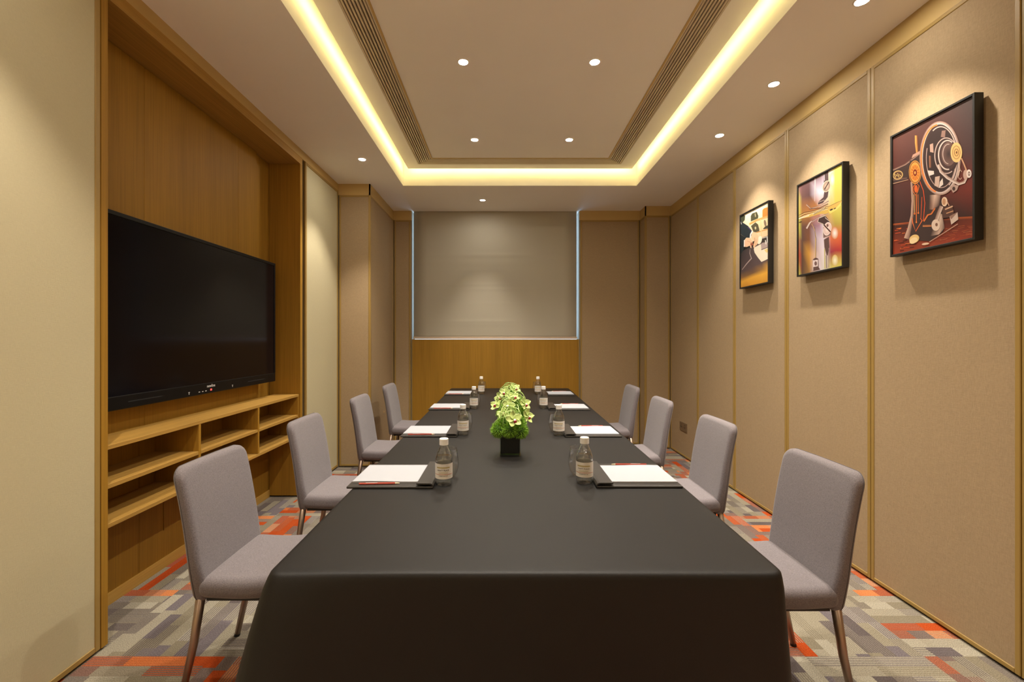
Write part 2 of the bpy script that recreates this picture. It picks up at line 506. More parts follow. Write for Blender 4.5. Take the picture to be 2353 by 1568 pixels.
# linear air grilles ------------------------------------------------
NS = 8
def grille(side, label):
    if side == 'left': loc = ((GO['x0'] + GI['x0']) / 2, 2.0, ZR)
    elif side == 'right': loc = ((GO['x1'] + GI['x1']) / 2, 2.0, ZR)
    else: loc = (0.15 * K, (GO['y1'] + GI['y1']) / 2, ZR)
    t = empty('air_grille', loc); tag(t, label, 'air grille', 'linear air grilles in the raised ceiling')
    for i in range(NS + 1):
        f = (i + 0.0) / NS
        wdt = 0.0105
        yy = GI['y1'] + (GO['y1'] - GI['y1']) * f
        bm = bmesh.new()
        if side == 'back':
            p0 = GI['x0'] + (GO['x0'] - GI['x0']) * f; p1 = GI['x1'] + (GO['x1'] - GI['x1']) * f
            y0 = min(max(yy - wdt / 2, GI['y1'] + 0.0002), GO['y1'] - wdt)
            box(bm, p0 + 0.008, p1 - 0.008, y0, y0 + wdt, ZR + 0.001, ZR + 0.024)
        else:
            xx = GI['x' + ('0' if side == 'left' else '1')]; xo = GO['x' + ('0' if side == 'left' else '1')]
            x = xx + (xo - xx) * f
            lo, hi = min(xx, xo), max(xx, xo)
            x0 = min(max(x - wdt / 2, lo + 0.0002), hi - wdt)
            box(bm, x0, x0 + wdt, GY0 + 0.002, yy - 0.002, ZR + 0.001, ZR + 0.024)
        mk('slat', bm, 'grille', t)
    return t
grille('left', 'long slatted air grille in the raised ceiling, above the television side')
grille('right', 'long slatted air grille in the raised ceiling, above the picture side')
grille('back', 'slatted air grille crossing the raised ceiling on the window side')

# downlights ----------------------------------------------------------
def make_downlight():
    root = empty('downlight', (0, 0, 0))
    bm = bmesh.new()
    lathe(bm, [(0.028, -0.001), (0.030, -0.004), (0.036, -0.004), (0.038, 0.0), (0.028, 0.0), (0.028, -0.001)], 32, False, False)
    mk('trim_ring', bm, 'ring', root, base=False, smooth=False)
    bm = bmesh.new(); lathe(bm, [(0.028, -0.0005), (0.028, -0.002), (0.024, -0.0030)], 32)
    mk('lens', bm, 'lens', root, base=False)
    return root
dl0 = make_downlight()
dl_used = [False]
def downlight(x, y, z, label, watt, size, blend, group='recessed ceiling downlights'):
    t = dl0 if not dl_used[0] else copy_tree(dl0)
    dl_used[0] = True
    t.location = (x, y, z)
    tag(t, label, 'downlight', group)
    return t, (watt, size, blend)
lamps = []
raft = [(-0.243, 2.676, 'front left one of the four downlights in the raised ceiling'), (0.542, 2.676, 'front right one of the four downlights in the raised ceiling'),
        (-0.243, 3.722, 'back left one of the four downlights in the raised ceiling'), (0.542, 3.722, 'back right one of the four downlights in the raised ceiling')]
for x, y, l in raft: lamps.append(downlight(x * K, y * K, ZR, l, SPOT_W, 118, 0.9))
for y in (1.63,):
    for x in (-0.243, 0.542):
        lamps.append(downlight(x * K, y * K, ZR, 'downlight in the raised ceiling above the near table end, outside the picture', SPOT_W, 118, 0.9, 'downlights outside the picture'))
lamps.append(downlight(1.598 * K, 3.323 * K, ZC, 'small downlight above the tailor picture, farthest of the right-hand row', SPOT_WALL_W, 84, 0.55))
lamps.append(downlight(1.598 * K, 2.654 * K, ZC, 'small downlight above the loom needle picture, middle of the right-hand row', SPOT_WALL_W, 84, 0.55))
lamps.append(downlight(1.598 * K, 2.00 * K, ZC, 'downlight cut by the top picture edge, above the sewing machine picture', SPOT_WALL_W, 84, 0.55))
lamps.append(downlight(-1.192 * K, 3.766 * K, ZC, 'small downlight in the ceiling near the cream panel beyond the television', SPOT_WALL_W, 84, 0.55))
lamps.append(downlight(-0.232 * K, 4.876 * K, ZC, 'small downlight in the ceiling just in front of the roller blind', SPOT_WALL_W * 0.95, 66, 0.85))
lamps.append(downlight(-1.192 * K, 1.15 * K, ZC, 'downlight near the close cream panel, outside the picture', SPOT_WALL_W, 84, 0.55, 'downlights outside the picture'))
for x in (1.598, -1.192):  # fill lamps added behind the camera to brighten the ceiling
    for y in (-0.45, -1.05, -1.65):
        lamps.append(downlight(x * K, y * K, ZC, 'added fill downlight behind the camera, outside the picture', SPOT_WALL_W * 3.3, 66, 0.6, 'downlights outside the picture'))
for t, (w, s, bl) in lamps:
    ld = bpy.data.lights.new('beam', 'SPOT')
    ld.energy = w; ld.spot_size = math.radians(s); ld.spot_blend = bl
    ld.color = SPOT_COL; ld.shadow_soft_size = 0.025
    lo = bpy.data.objects.new('beam', ld); COL.objects.link(lo)
    lo.parent = t; lo.location = (0, 0, -0.012)

# ------------------------------------------------------------------ window and blind
MAT['pane'] = thin_clear('window glass', (0.97, 0.99, 1.0), 1.45, 0.0)
MAT['win_frame'] = simple('white window frame', (0.75, 0.77, 0.8), rough=0.4)
win = tag(empty('window_1', ((WX0 + WX1) / 2, YB + 0.15, WZ)), kind='structure')
bm = bmesh.new(); box(bm, WX0 + 0.004, WX1 - 0.004, YB + 0.150, YB + 0.154, WZ + 0.002, ZC - 0.002)
mk('pane', bm, 'pane', win)
def blind():
    t = empty('roller_blind', (-0.105, YB + 0.03, WZ + 0.004))
    tag(t, 'beige roller blind pulled down over the window', 'roller blind')
    x0, x1 = WX0 + 0.020, WX1 - 0.028
    zb, zt = WZ + 0.003, ZC
    m, nt, b = new_mat('blind cloth')
    b.inputs['Base Color'].default_value = (0.42, 0.385, 0.305, 1); b.inputs['Roughness'].default_value = 0.75
    MAT['blind'] = m
    random.seed(4)
    bm = bmesh.new()
    nx, nz = 12, 120
    rid = [(0.08 + 0.9 * random.random() ** 1.6, random.uniform(0.2, 1), random.random()) for _ in range(14)]
    grid = []
    for j in range(nz + 1):
        f = j / nz; z = zb + 0.03 + (zt - zb - 0.03) * f
        row = []
        for i in range(nx + 1):
            u = i / nx; dy = 0
            for c, a, p in rid:
                wx = math.exp(-((u - 0.25 - 0.4 * p) / 0.35) ** 2)
                dy += 0.0022 * a * wx * math.exp(-((f - c * 0.75) / 0.012) ** 2)
            row.append(bm.verts.new((x0 + (x1 - x0) * u, YB + 0.03 - dy, z)))
        grid.append(row)
    for j in range(nz):
        for i in range(nx):
            bm.faces.new((grid[j][i], grid[j][i + 1], grid[j + 1][i + 1], grid[j + 1][i]))
    r = bmesh.ops.extrude_face_region(bm, geom=list(bm.faces))
    for v in [q for q in r['geom'] if isinstance(q, bmesh.types.BMVert)]: v.co.y += 0.0015
    mk('cloth', bm, 'blind', t, smooth=True)
    MAT['blind_rail'] = simple('blind hem bar', (0.55, 0.44, 0.33), rough=0.5)
    mk('hem_bar', BX(x0 - 0.004, x1 + 0.004, YB + 0.024, YB + 0.036, zb, zb + 0.03, bevel=0.003), 'blind_rail', t)
    return t
blind()

# ------------------------------------------------------------------ media niche
niche = empty('media_niche', (XL - 0.12, (NY0 + NY1) / 2, 0))
tag(niche, 'tall golden oak niche built into the wall around the television', 'wall niche')
mk('side_post', BX(NX, XL, 1.7925 * K, NY0, Z0, NZ), 'wood', niche)
mk('head_beam', BX(NX, XL, 1.7925 * K, 3.582 * K, NZ + 0.0005, BZ), 'woody', niche)
mk('side_post', BX(NX, XL, NY1, 3.582 * K, Z0, NZ), 'wood', niche)
for y0, y1 in ((NY0 + 0.001, 2.282 * K), (2.282 * K, 3.09 * K), (3.09 * K, NY1 - 0.001)):
    mk('back_panel', BX(NX - 0.02, NX, y0 + 0.001, y1 - 0.001, 0.06, NZ - 0.001, bevel=0.001, seg=1), 'wood', niche)
for y0, y1 in ((NY0 + 0.001, 2.282 * K), (2.282 * K, 3.09 * K), (3.09 * K, 3.32 * K)):
    mk('mounting_panel', BX(NX + 0.0005, NX + 0.028, y0 + 0.0008, y1 - 0.0008, 0.84, NZ - 0.002, bevel=0.001, seg=1), 'wood', niche)
mk('access_panel', BX(NX + 0.0005, NX + 0.004, 2.62, 3.30, 0.22, 0.50), 'wood', niche)
mk('skirting', BX(NX - 0.02, NX + 0.006, NY0 + 0.001, NY1 - 0.001, 0.0, 0.06), 'woody', niche)
mk('dark_slit', BX(NX, XL - 0.06, 3.583 * K, 3.636 * K, 0.0, BZ - 0.001), 'black_gap', niche)

shelf = empty('shelf_unit', (XL - 0.13, (NY0 + NY1) / 2, 0.474))
tag(shelf, 'low open oak shelf unit with six compartments under the television', 'shelf unit')
sx0, sx1 = NX + 0.001, -1.62 * K
zS = lambda v: H - v * K
T0, T1 = zS(0.455), zS(0.437)
M0, M1 = zS(0.616), zS(0.598)
B0, B1 = zS(0.777), zS(0.759)
cols = [NY0 + 0.002, 2.382 * K, 2.399 * K, 2.954 * K, 2.972 * K, 3.527 * K]
mk('top_board', BX(sx0 + 0.045, sx1, NY0 + 0.002, NY1 - 0.002, T0, T1, bevel=0.001, seg=1), 'woody', shelf)
mk('bottom_board', BX(sx0, sx1, NY0 + 0.002, NY1 - 0.002, B0, B1, bevel=0.001, seg=1), 'woody', shelf)
for a, b in ((cols[0], cols[1]), (cols[2], cols[3]), (cols[4], cols[5])):
    mk('middle_board', BX(sx0, sx1 - 0.002, a + 0.0005, b - 0.0005, M0, M1, bevel=0.001, seg=1), 'woody', shelf)
for a, b in ((cols[1], cols[2]), (cols[3], cols[4]), (cols[5], NY1 - 0.002)):
    mk('divider', BX(sx0, sx1 - 0.001, a, b, B1 + 0.0005, T0 - 0.0005, bevel=0.001, seg=1), 'wood', shelf)

# ------------------------------------------------------------------ television
MAT['tv_black'] = simple('black tv plastic', (0.006, 0.0055, 0.0055), rough=0.4, spec=0.2)
MAT['tv_screen'] = simple('dark tv glass', (0.004, 0.0035, 0.0055), rough=0.12, spec=0.22)
MAT['tv_white'] = simple('pale tv print', (0.7, 0.7, 0.7), rough=0.5)
MAT['tv_red'] = emit('red standby lamp', (1.0, 0.10, 0.08), 0.5)
XT = -1.74 * K
TY0, TY1 = 1.912 * K, 3.414 * K
TZ0, TZ1 = H - 0.322 * K, H + 0.573 * K
tv = empty('television', (XT - 0.05, (TY0 + TY1) / 2, TZ0))
tag(tv, 'large black flat panel television switched off in the oak niche', 'television')
mk('body', BX(NX + 0.03, XT - 0.012, TY0 + 0.01, TY1 - 0.01, TZ0 + 0.02, TZ1 - 0.01, bevel=0.006), 'tv_black', tv)
bz, bs = 0.068, 0.017
bm = bmesh.new()
box(bm, XT - 0.02, XT, TY0, TY0 + bs, TZ0 + bz, TZ1, bevel=0.002)
box(bm, XT - 0.02, XT, TY1 - bs, TY1, TZ0 + bz, TZ1, bevel=0.002)
box(bm, XT - 0.02, XT, TY0 + bs, TY1 - bs, TZ1 - bs - 0.004, TZ1, bevel=0.002)
mk('bezel', bm, 'tv_black', tv)
mk('screen', BX(XT - 0.018, XT - 0.004, TY0 + bs - 0.002, TY1 - bs + 0.002, TZ0 + bz - 0.002, TZ1 - bs - 0.002), 'tv_screen', tv)
bar = mk('control_bar', BX(XT - 0.03, XT, TY0, TY1, TZ0, TZ0 + bz, bevel=0.004), 'tv_black', tv)
TYC = (TY0 + TY1) / 2
def onTV(bm, yc, zc):
    for v in bm.verts:
        x, y = v.co.x, v.co.y
        v.co = Vector((XT + 0.0006, yc + x, zc + y))
bm = text_bm('newline', 0.026, 0.0003); onTV(bm, TYC, TZ0 + 0.047); mk('logo', bm, 'tv_white', bar, recalc=False)
mk('standby_lamp', BX(XT - 0.001, XT + 0.001, TYC - 0.008, TYC + 0.008, TZ0 + 0.016, TZ0 + 0.028), 'tv_red', bar)
for dy in (-0.11, -0.08, -0.05):
    mk('button', BX(XT - 0.001, XT + 0.0012, TYC + dy - 0.006, TYC + dy + 0.006, TZ0 + 0.017, TZ0 + 0.021), 'tv_white', bar)
for dy in (-0.20, 0.225):
    bm = bmesh.new(); box(bm, XT - 0.001, XT + 0.001, TYC + dy - 0.002, TYC + dy + 0.002, TZ0 + 0.014, TZ0 + 0.028)
    box(bm, XT - 0.001, XT + 0.001, TYC + dy - 0.006, TYC + dy + 0.006, TZ0 + 0.025, TZ0 + 0.029)
    mk('port_mark', bm, 'tv_white', bar)
for dy in (-0.52, 0.52):
    mk('speaker_slot', BX(XT - 0.002, XT + 0.0006, TYC + dy - 0.11, TYC + dy + 0.11, TZ0 + 0.030, TZ0 + 0.036), 'black_gap', bar)

# ------------------------------------------------------------------ conference table and cloth
ZTAB = 0.75
LF, RF, LB, RB = -0.592, 0.706, -0.630, 0.770      # cloth edge x at the near and far end
YN, YE = 1.130, 5.36
MAT['table_wood'] = simple('table laminate', (0.2, 0.13, 0.07), rough=0.5)
tb = empty('conference_table', (0.06, (YN + YE) / 2, 0))
tag(tb, 'long conference table hidden under the black cloth', 'table')
mk('table_top', BX(LF + 0.03, RF - 0.03, YN + 0.03, YE - 0.03, ZTAB - 0.035, ZTAB - 0.006), 'table_wood', tb)
for x in (LF + 0.12, RF - 0.12):
    for y in (YN + 0.14, 2.55, 3.95, YE - 0.14):
        mk('leg', BX(x - 0.025, x + 0.025, y - 0.025, y + 0.025, 0, ZTAB - 0.035), 'table_wood', tb)

def cloth():
    m, nt, b = new_mat('black tablecloth')
    g_ = N(nt, 'ShaderNodeNewGeometry')
    n = N(nt, 'ShaderNodeTexNoise'); n.inputs['Scale'].default_value = 900; n.inputs['Detail'].default_value = 1
    nt.links.new(g_.outputs['Position'], n.inputs['Vector'])
    nt.links.new(mixc(nt, n.outputs[0], (0.0070, 0.0061, 0.0057), (0.0135, 0.0118, 0.0108)), b.inputs['Base Color'])
    b.inputs['Roughness'].default_value = 0.50
    b.inputs['Specular IOR Level'].default_value = 0.28
    b.inputs['Sheen Weight'].default_value = 0.0
    b.inputs['Sheen Roughness'].default_value = 0.5
    bp = N(nt, 'ShaderNodeBump'); bp.inputs['Strength'].default_value = 0.4; bp.inputs['Distance'].default_value = 0.001
    nt.links.new(n.outputs[0], bp.inputs['Height']); nt.links.new(bp.outputs[0], b.inputs['Normal'])
    MAT['cloth'] = m
    # perimeter of the top, corners rounded
    def side(p, q, n):
        return [Vector((p[0] + (q[0] - p[0]) * i / n, p[1] + (q[1] - p[1]) * i / n)) for i in range(n)]
    c = [Vector((LF, YN)), Vector((RF, YN)), Vector((RB, YE)), Vector((LB, YE))]
    r = 0.035
    per = []
    for k in range(4):
        a, p, q = c[k - 1], c[k], c[(k + 1) % 4]
        s = p + (a - p).normalized() * r; e_ = p + (q - p).normalized() * r
        for i in range(9):
            t = i / 8
            per.append((1 - t) ** 2 * s + 2 * t * (1 - t) * p + t * t * e_)
        nn = 48 if k % 2 == 0 else 150
        nxt = q + (p - q).normalized() * r
        for i in range(1, nn):
            per.append(e_ + (nxt - e_) * i / nn)
    n_ = len(per)
    ctr = sum(per, Vector((0, 0))) / n_
    nor = []
    for i in range(n_):
        d = (per[(i + 1) % n_] - per[i - 1]).normalized()
        nor.append(Vector((d.y, -d.x)))
    L = [0]
    for i in range(n_): L.append(L[-1] + (per[(i + 1) % n_] - per[i]).length)
    bm = bmesh.new()
    random.seed(11)
    ph = [random.uniform(0, 6.28) for _ in range(6)]
    prof = [(-0.010, 0.0), (-0.003, -0.0008), (0.002, -0.0035), (0.005, -0.009), (0.007, -0.019), (0.010, -0.045), (0.012, -0.09), (0.015, -0.16),
            (0.019, -0.25), (0.024, -0.36), (0.028, -0.48), (0.031, -0.60), (0.033, -0.742)]
    rings = []
    for o, dz in prof:
        ring = []
        f = min(1, -dz / 0.74)
        for i in range(n_):
            s = L[i]
            near_corner = 0
            for j, w in ((0, 1.0), (1, 0.12), (2, 0.6), (3, 0.6)):
                dd = (per[i] - c[j]).length
                near_corner += w * math.exp(-(dd / 0.17) ** 2)
            wav = 0.010 * math.sin(s * 7.3 + ph[0]) + 0.006 * math.sin(s * 15.1 + ph[1]) + 0.004 * math.sin(s * 29 + ph[2])
            off = o + f ** 0.8 * (0.004 + wav * 0.6) + near_corner * 0.16 * f ** 0.85
            sag = 0.0025 * math.sin(s * 4.1 + ph[3]) * (1 if dz < -0.004 else 0.0)
            p = per[i] + nor[i] * off
            ring.append(bm.verts.new((p.x, p.y, ZTAB + dz + (sag if dz > -0.7 else 0))))
        rings.append(ring)
    for a, b_ in zip(rings, rings[1:]):
        for i in range(n_):
            bm.faces.new((a[i], b_[i], b_[(i + 1) % n_], a[(i + 1) % n_]))
    # top field
    inner = []
    for sc in (0.97, 0.8, 0.4):
        inner.append([bm.verts.new((ctr.x + (v.co.x - ctr.x) * sc, ctr.y + (v.co.y - ctr.y) * (1 - (1 - sc) * 0.3) if sc > 0.9 else ctr.y + (v.co.y - ctr.y) * sc, ZTAB)) for v in rings[0]])
    prev = rings[0]
    for r_ in inner:
        for i in range(n_):
            bm.faces.new((prev[i], prev[(i + 1) % n_], r_[(i + 1) % n_], r_[i]))
        prev = r_
    cv = bm.verts.new((ctr.x, ctr.y, ZTAB))
    for i in range(n_): bm.faces.new((prev[i], prev[(i + 1) % n_], cv))
    o = mk('tablecloth', bm, 'cloth', smooth=True)
    tag(o, 'long black tablecloth draped over the conference table down to the carpet', 'tablecloth')
cloth()

# ------------------------------------------------------------------ chairs
def chair_cloth():
    m, nt, b = new_mat('mauve grey chair wool')
    g_ = N(nt, 'ShaderNodeTexCoord')
    n = N(nt, 'ShaderNodeTexNoise'); n.inputs['Scale'].default_value = 330; n.inputs['Detail'].default_value = 3
    nt.links.new(g_.outputs['Object'], n.inputs['Vector'])
    r = N(nt, 'ShaderNodeMapRange'); r.inputs[1].default_value = 0.3; r.inputs[2].default_value = 0.7
    nt.links.new(n.outputs[0], r.inputs[0])
    nt.links.new(mixc(nt, r.outputs[0], (0.125, 0.108, 0.116), (0.218, 0.192, 0.205)), b.inputs['Base Color'])
    b.inputs['Roughness'].default_value = 0.85
    b.inputs['Specular IOR Level'].default_value = 0.2
    b.inputs['Sheen Weight'].default_value = 0.25
    bp = N(nt, 'ShaderNodeBump'); bp.inputs['Strength'].default_value = 0.25; bp.inputs['Distance'].default_value = 0.001
    nt.links.new(n.outputs[0], bp.inputs['Height']); nt.links.new(bp.outputs[0], b.inputs['Normal'])
    return m
MAT['wool'] = chair_cloth()
MAT['seam'] = simple('grey seam thread', (0.09, 0.075, 0.075), rough=0.8)
MAT['bronze'] = simple('bronze chair leg metal', (0.40, 0.30, 0.235), rough=0.36, metal=0.85)
MAT['foot'] = simple('black foot cap', (0.01, 0.01, 0.01), rough=0.5)

def rrect(w, h, rt, rb, n=7):
    """rounded rectangle centred on a, from b=0 to h; returns (a, b) loop"""
    pts = []
    def arc(cx, cy, r, a0):
        for i in range(n + 1):
            a = a0 + math.pi / 2 * i / n
            pts.append((cx + r * math.cos(a), cy + r * math.sin(a)))
    arc(w / 2 - rt, h - rt, rt, 0); arc(-w / 2 + rt, h - rt, rt, math.pi / 2)
    arc(-w / 2 + rb, rb, rb, math.pi); arc(w / 2 - rb, rb, rb, 1.5 * math.pi)
    # densify the straight runs
    out = []
    for i in range(len(pts)):
        p, q = pts[i], pts[(i + 1) % len(pts)]
        d = math.hypot(q[0] - p[0], q[1] - p[1])
        k = max(1, int(d / 0.03))
        for j in range(k): out.append((p[0] + (q[0] - p[0]) * j / k, p[1] + (q[1] - p[1]) * j / k))
    return out

def pillow(bm, loop, thick, edge, place, dome=0.0):
    """closed cushion: loop inset along a rounded edge, both faces filled with concentric rings"""
    cx = sum(p[0] for p in loop) / len(loop); cy = (min(p[1] for p in loop) + max(p[1] for p in loop)) / 2
    hw = max(abs(p[0] - cx) for p in loop); hh = max(abs(p[1] - cy) for p in loop)
    def inset(p, d):
        return (cx + (p[0] - cx) * (hw - d) / hw, cy + (p[1] - cy) * (hh - d) / hh)
    layers = []
    ne = 6
    for i in range(ne + 1):
        a = math.pi / 2 * i / ne
        layers.append((edge * (1 - math.sin(a)), -thick / 2 + edge * (1 - math.cos(a))))
    back = [(i_, -z) for i_, z in reversed(layers)]
    layers = layers + back
    rings = []
    for d, z in layers:
        rings.append([bm.verts.new(place(*inset(p, d), z)) for p in loop])
    n = len(loop)
    for a, b_ in zip(rings, rings[1:]):
        for i in range(n): bm.faces.new((a[i], a[(i + 1) % n], b_[(i + 1) % n], b_[i]))
    for ring, z, sgn in ((rings[0], -thick / 2, -1), (rings[-1], thick / 2, 1)):
        prev = ring
        for sc in (0.85, 0.65, 0.4, 0.15):
            cur = []
            for p in loop:
                q = inset(p, edge)
                cur.append(bm.verts.new(place(cx + (q[0] - cx) * sc, cy + (q[1] - cy) * sc, z + sgn * dome * (1 - sc * sc))))
            for i in range(n): bm.faces.new((prev[i], prev[(i + 1) % n], cur[(i + 1) % n], cur[i]))
            prev = cur
        c_ = bm.verts.new(place(cx, cy, z + sgn * dome))
        for i in range(n): bm.faces.new((prev[i], prev[(i + 1) % n], c_))

def back_x(z):
    """mid-line of the backrest: leans back to the top"""
    t = (z - 0.36) / 0.5
    return -0.205 - 0.030 * t - 0.045 * t * t
def make_chair():
    root = empty('dining_chair', (0, 0, 0))
    # backrest (faces +x)
    bm = bmesh.new()
    loop = rrect(0.418, 0.50, 0.045, 0.022)
    def place(a, b_, c):
        z = 0.362 + b_
        t = b_ / 0.5
        w = 1.0 - 0.10 * (1 - min(1, t / 0.35)) ** 2
        th = 1.0 - 0.12 * t + 0.25 * math.exp(-((b_ - 0.07) / 0.06) ** 2) * (1 if c > 0 else 0)
        curve = 0.010 * (1 - (a / 0.21) ** 2)
        return (back_x(z) + c * th - curve, a * w, z)
    pillow(bm, loop, 0.052, 0.02, place, dome=0.003)
    back = mk('backrest', bm, 'wool', root, base=False, smooth=True)
    bm = bmesh.new()
    path = []
    for p in loop: path.append(place(p[0] * 1.001, p[1] * 1.0, -0.010))
    tube(bm, path + [path[0]], 0.0013, 5, cap=False)
    mk('seam', bm, 'seam', back, base=False, smooth=True)
    # seat
    bm = bmesh.new()
    loop = rrect(0.408, 0.395, 0.05, 0.02)     # a across, b from rear to front
    def splace(a, b_, c):
        x = -0.205 + b_
        z = 0.4185 + c
        z += 0.012 * math.exp(-((b_ - 0.37) / 0.10) ** 2) - 0.008 * math.exp(-((b_ - 0.15) / 0.12) ** 2)
        return (x, a, z)
    pillow(bm, loop, 0.080, 0.032, splace, dome=0.006)
    mk('seat', bm, 'wool', root, base=False, smooth=True)
    mk('seat_frame', BX(-0.19, 0.165, -0.17, 0.17, 0.358, 0.376), 'foot', root, base=False)
    for sy in (-1, 1):
        bm = bmesh.new(); tube(bm, [(-0.208, sy * 0.172, 0.385), (-0.235, sy * 0.173, 0.20), (-0.278, sy * 0.173, 0.008)], [0.0165, 0.0145, 0.012], 14)
        l = mk('leg', bm, 'bronze', root, base=False, smooth=True)
        bm = bmesh.new(); tube(bm, [(-0.2765, sy * 0.173, 0.012), (-0.28, sy * 0.173, 0.0)], 0.0125, 12)
        mk('foot_cap', bm, 'foot', l, base=False)
        bm = bmesh.new(); tube(bm, [(0.140, sy * 0.168, 0.378), (0.150, sy * 0.170, 0.20), (0.160, sy * 0.172, 0.008)], [0.0155, 0.014, 0.012], 14)
        l = mk('leg', bm, 'bronze', root, base=False, smooth=True)
        bm = bmesh.new(); tube(bm, [(0.1598, sy * 0.172, 0.012), (0.1602, sy * 0.172, 0.0)], 0.0125, 12)
        mk('foot_cap', bm, 'foot', l, base=False)
    return root
chair0 = make_chair()
GCH = 'mauve grey upholstered chairs along the table'
chairs = [(-0.925, 1.850, 0, 'grey upholstered chair nearest the camera on the television side of the table'),
          (-0.935, 2.730, 0, 'grey upholstered chair second from the camera on the television side'),
          (-0.930, 3.750, 0, 'grey upholstered chair third from the camera on the television side'),
          (-0.930, 4.710, 0, 'grey upholstered chair farthest from the camera on the television side'),
          (0.985, 1.785, 180, 'grey upholstered chair nearest the camera on the picture wall side'),
          (0.995, 2.670, 180, 'grey upholstered chair second from the camera on the picture wall side'),
          (0.990, 3.590, 180, 'grey upholstered chair third from the camera on the picture wall side'),
          (1.030, 4.560, 180, 'grey upholstered chair farthest from the camera on the picture wall side')]
for i, (x, y, a, l) in enumerate(chairs):
    c = chair0 if i == 0 else copy_tree(chair0)
    c.location = (x, y, 0); c.rotation_euler.z = math.radians(a)
    tag(c, l, 'chair', GCH)

# ------------------------------------------------------------------ table settings
MAT['leather'] = simple('black grained leather', (0.030, 0.026, 0.023), rough=0.42, bump=0.25, bscale=900)
MAT['paper'] = simple('white writing paper', (0.36, 0.37, 0.405), rough=0.8)
MAT['pencil'] = simple('red pencil lacquer', (0.42, 0.055, 0.03), rough=0.4)
MAT['pencil_wood'] = simple('pale pencil wood', (0.78, 0.62, 0.40), rough=0.7)
MAT['silver'] = simple('silver print', (0.65, 0.6, 0.58), rough=0.4)
MAT['lead'] = simple('pencil lead', (0.05, 0.05, 0.05), rough=0.4)
FW, FD = 0.340, 0.318      # folder size along x and y

def make_folder():
    """writing folder; the flap lies on the +x side"""
    r = empty('writing_folder', (0, 0, 0))
    mk('cover', BX(-FW / 2, FW / 2, -FD / 2, FD / 2, 0, 0.009, bevel=0.003), 'leather', r, base=False)
    bm = bmesh.new()
    # rolled flap
    pts = [(FW / 2 - 0.066, 0.0185), (FW / 2 - 0.064, 0.0215), (FW / 2 - 0.012, 0.0215), (FW / 2 - 0.004, 0.019), (FW / 2 + 0.001, 0.013), (FW / 2 + 0.001, 0.006),
           (FW / 2 - 0.003, 0.0095), (FW / 2 - 0.006, 0.0135), (FW / 2 - 0.014, 0.0165), (FW / 2 - 0.064, 0.0165)]
    a = [bm.verts.new((x, -FD / 2 + 0.001, z)) for x, z in pts]; b_ = [bm.verts.new((x, FD / 2 - 0.001, z)) for x, z in pts]
    n = len(pts)
    for i in range(n): bm.faces.new((a[i], a[(i + 1) % n], b_[(i + 1) % n], b_[i]))
    bm.faces.new(a[::-1]); bm.faces.new(b_)
    mk('flap', bm, 'leather', r, base=False)
    return r
def make_pad():
    bm = bmesh.new()
    # writing pad with a slightly lifted lower edge
    n = 12; x0, x1, y0, y1 = -FW / 2 + 0.008, FW / 2 - 0.030, -0.112, 0.122
    top = []; bot = []
    for i in range(n + 1):
        u = i / n; x = x0 + (x1 - x0) * u
        lift = 0.0012 * math.sin(math.pi * u * 2)
        row = []
        for j in range(5):
            v = j / 4
            row.append(bm.verts.new((x, y0 + (y1 - y0) * v, 0.0152 + lift * (1 - v))))
        top.append(row); bot.append([bm.verts.new((x, y0 + (y1 - y0) * j / 4, 0.0093)) for j in range(5)])
    for i in range(n):
        for j in range(4):
            bm.faces.new((top[i][j], top[i + 1][j], top[i + 1][j + 1], top[i][j + 1]))
            bm.faces.new((bot[i][j], bot[i][j + 1], bot[i + 1][j + 1], bot[i + 1][j]))
        bm.faces.new((top[i][0], bot[i][0], bot[i + 1][0], top[i + 1][0]))
        bm.faces.new((top[i][4], top[i + 1][4], bot[i + 1][4], bot[i][4]))
    for i in (0, n):
        for j in range(4):
            bm.faces.new((top[i][j], top[i][j + 1], bot[i][j + 1], bot[i][j]))
    return mk('writing_pad', bm, 'paper', base=False)
def make_pencil():
    r = empty('pencil', (0, 0, 0))
    bm = bmesh.new(); tube(bm, [(-0.082, 0, 0.0038), (0.060, 0, 0.0038)], 0.0038, 6); mk('shaft', bm, 'pencil', r, base=False)
    bm = bmesh.new(); tube(bm, [(0.060, 0, 0.0038), (0.078, 0, 0.0038)], [0.0037, 0.0012], 8); tip = mk('sharpened_tip', bm, 'pencil_wood', r, base=False)
    bm = bmesh.new(); tube(bm, [(0.078, 0, 0.0038), (0.083, 0, 0.0038)], [0.0012, 0.0003], 6); mk('lead', bm, 'lead', tip, base=False)
    mk('print', BX(-0.055, -0.010, -0.0014, 0.0014, 0.0071, 0.0074), 'silver', r, base=False)
    return r
folder0, pad0, pencil0 = make_folder(), make_pad(), make_pencil()
place_words = [('nearest', 'first'), ('second', 'second'), ('third', 'third'), ('farthest', 'fourth')]
sets = [(-1, -0.449, 1.918), (-1, -0.451, 2.838), (-1, -0.456, 3.855), (-1, -0.452, 4.825),
        (1, 0.536, 1.925), (1, 0.536, 2.835), (1, 0.541, 3.840), (1, 0.566, 4.795)]
WORD = ['nearest the camera', 'second from the camera', 'third from the camera', 'farthest from the camera']
SIDE = {-1: 'on the television side', 1: 'on the picture wall side'}
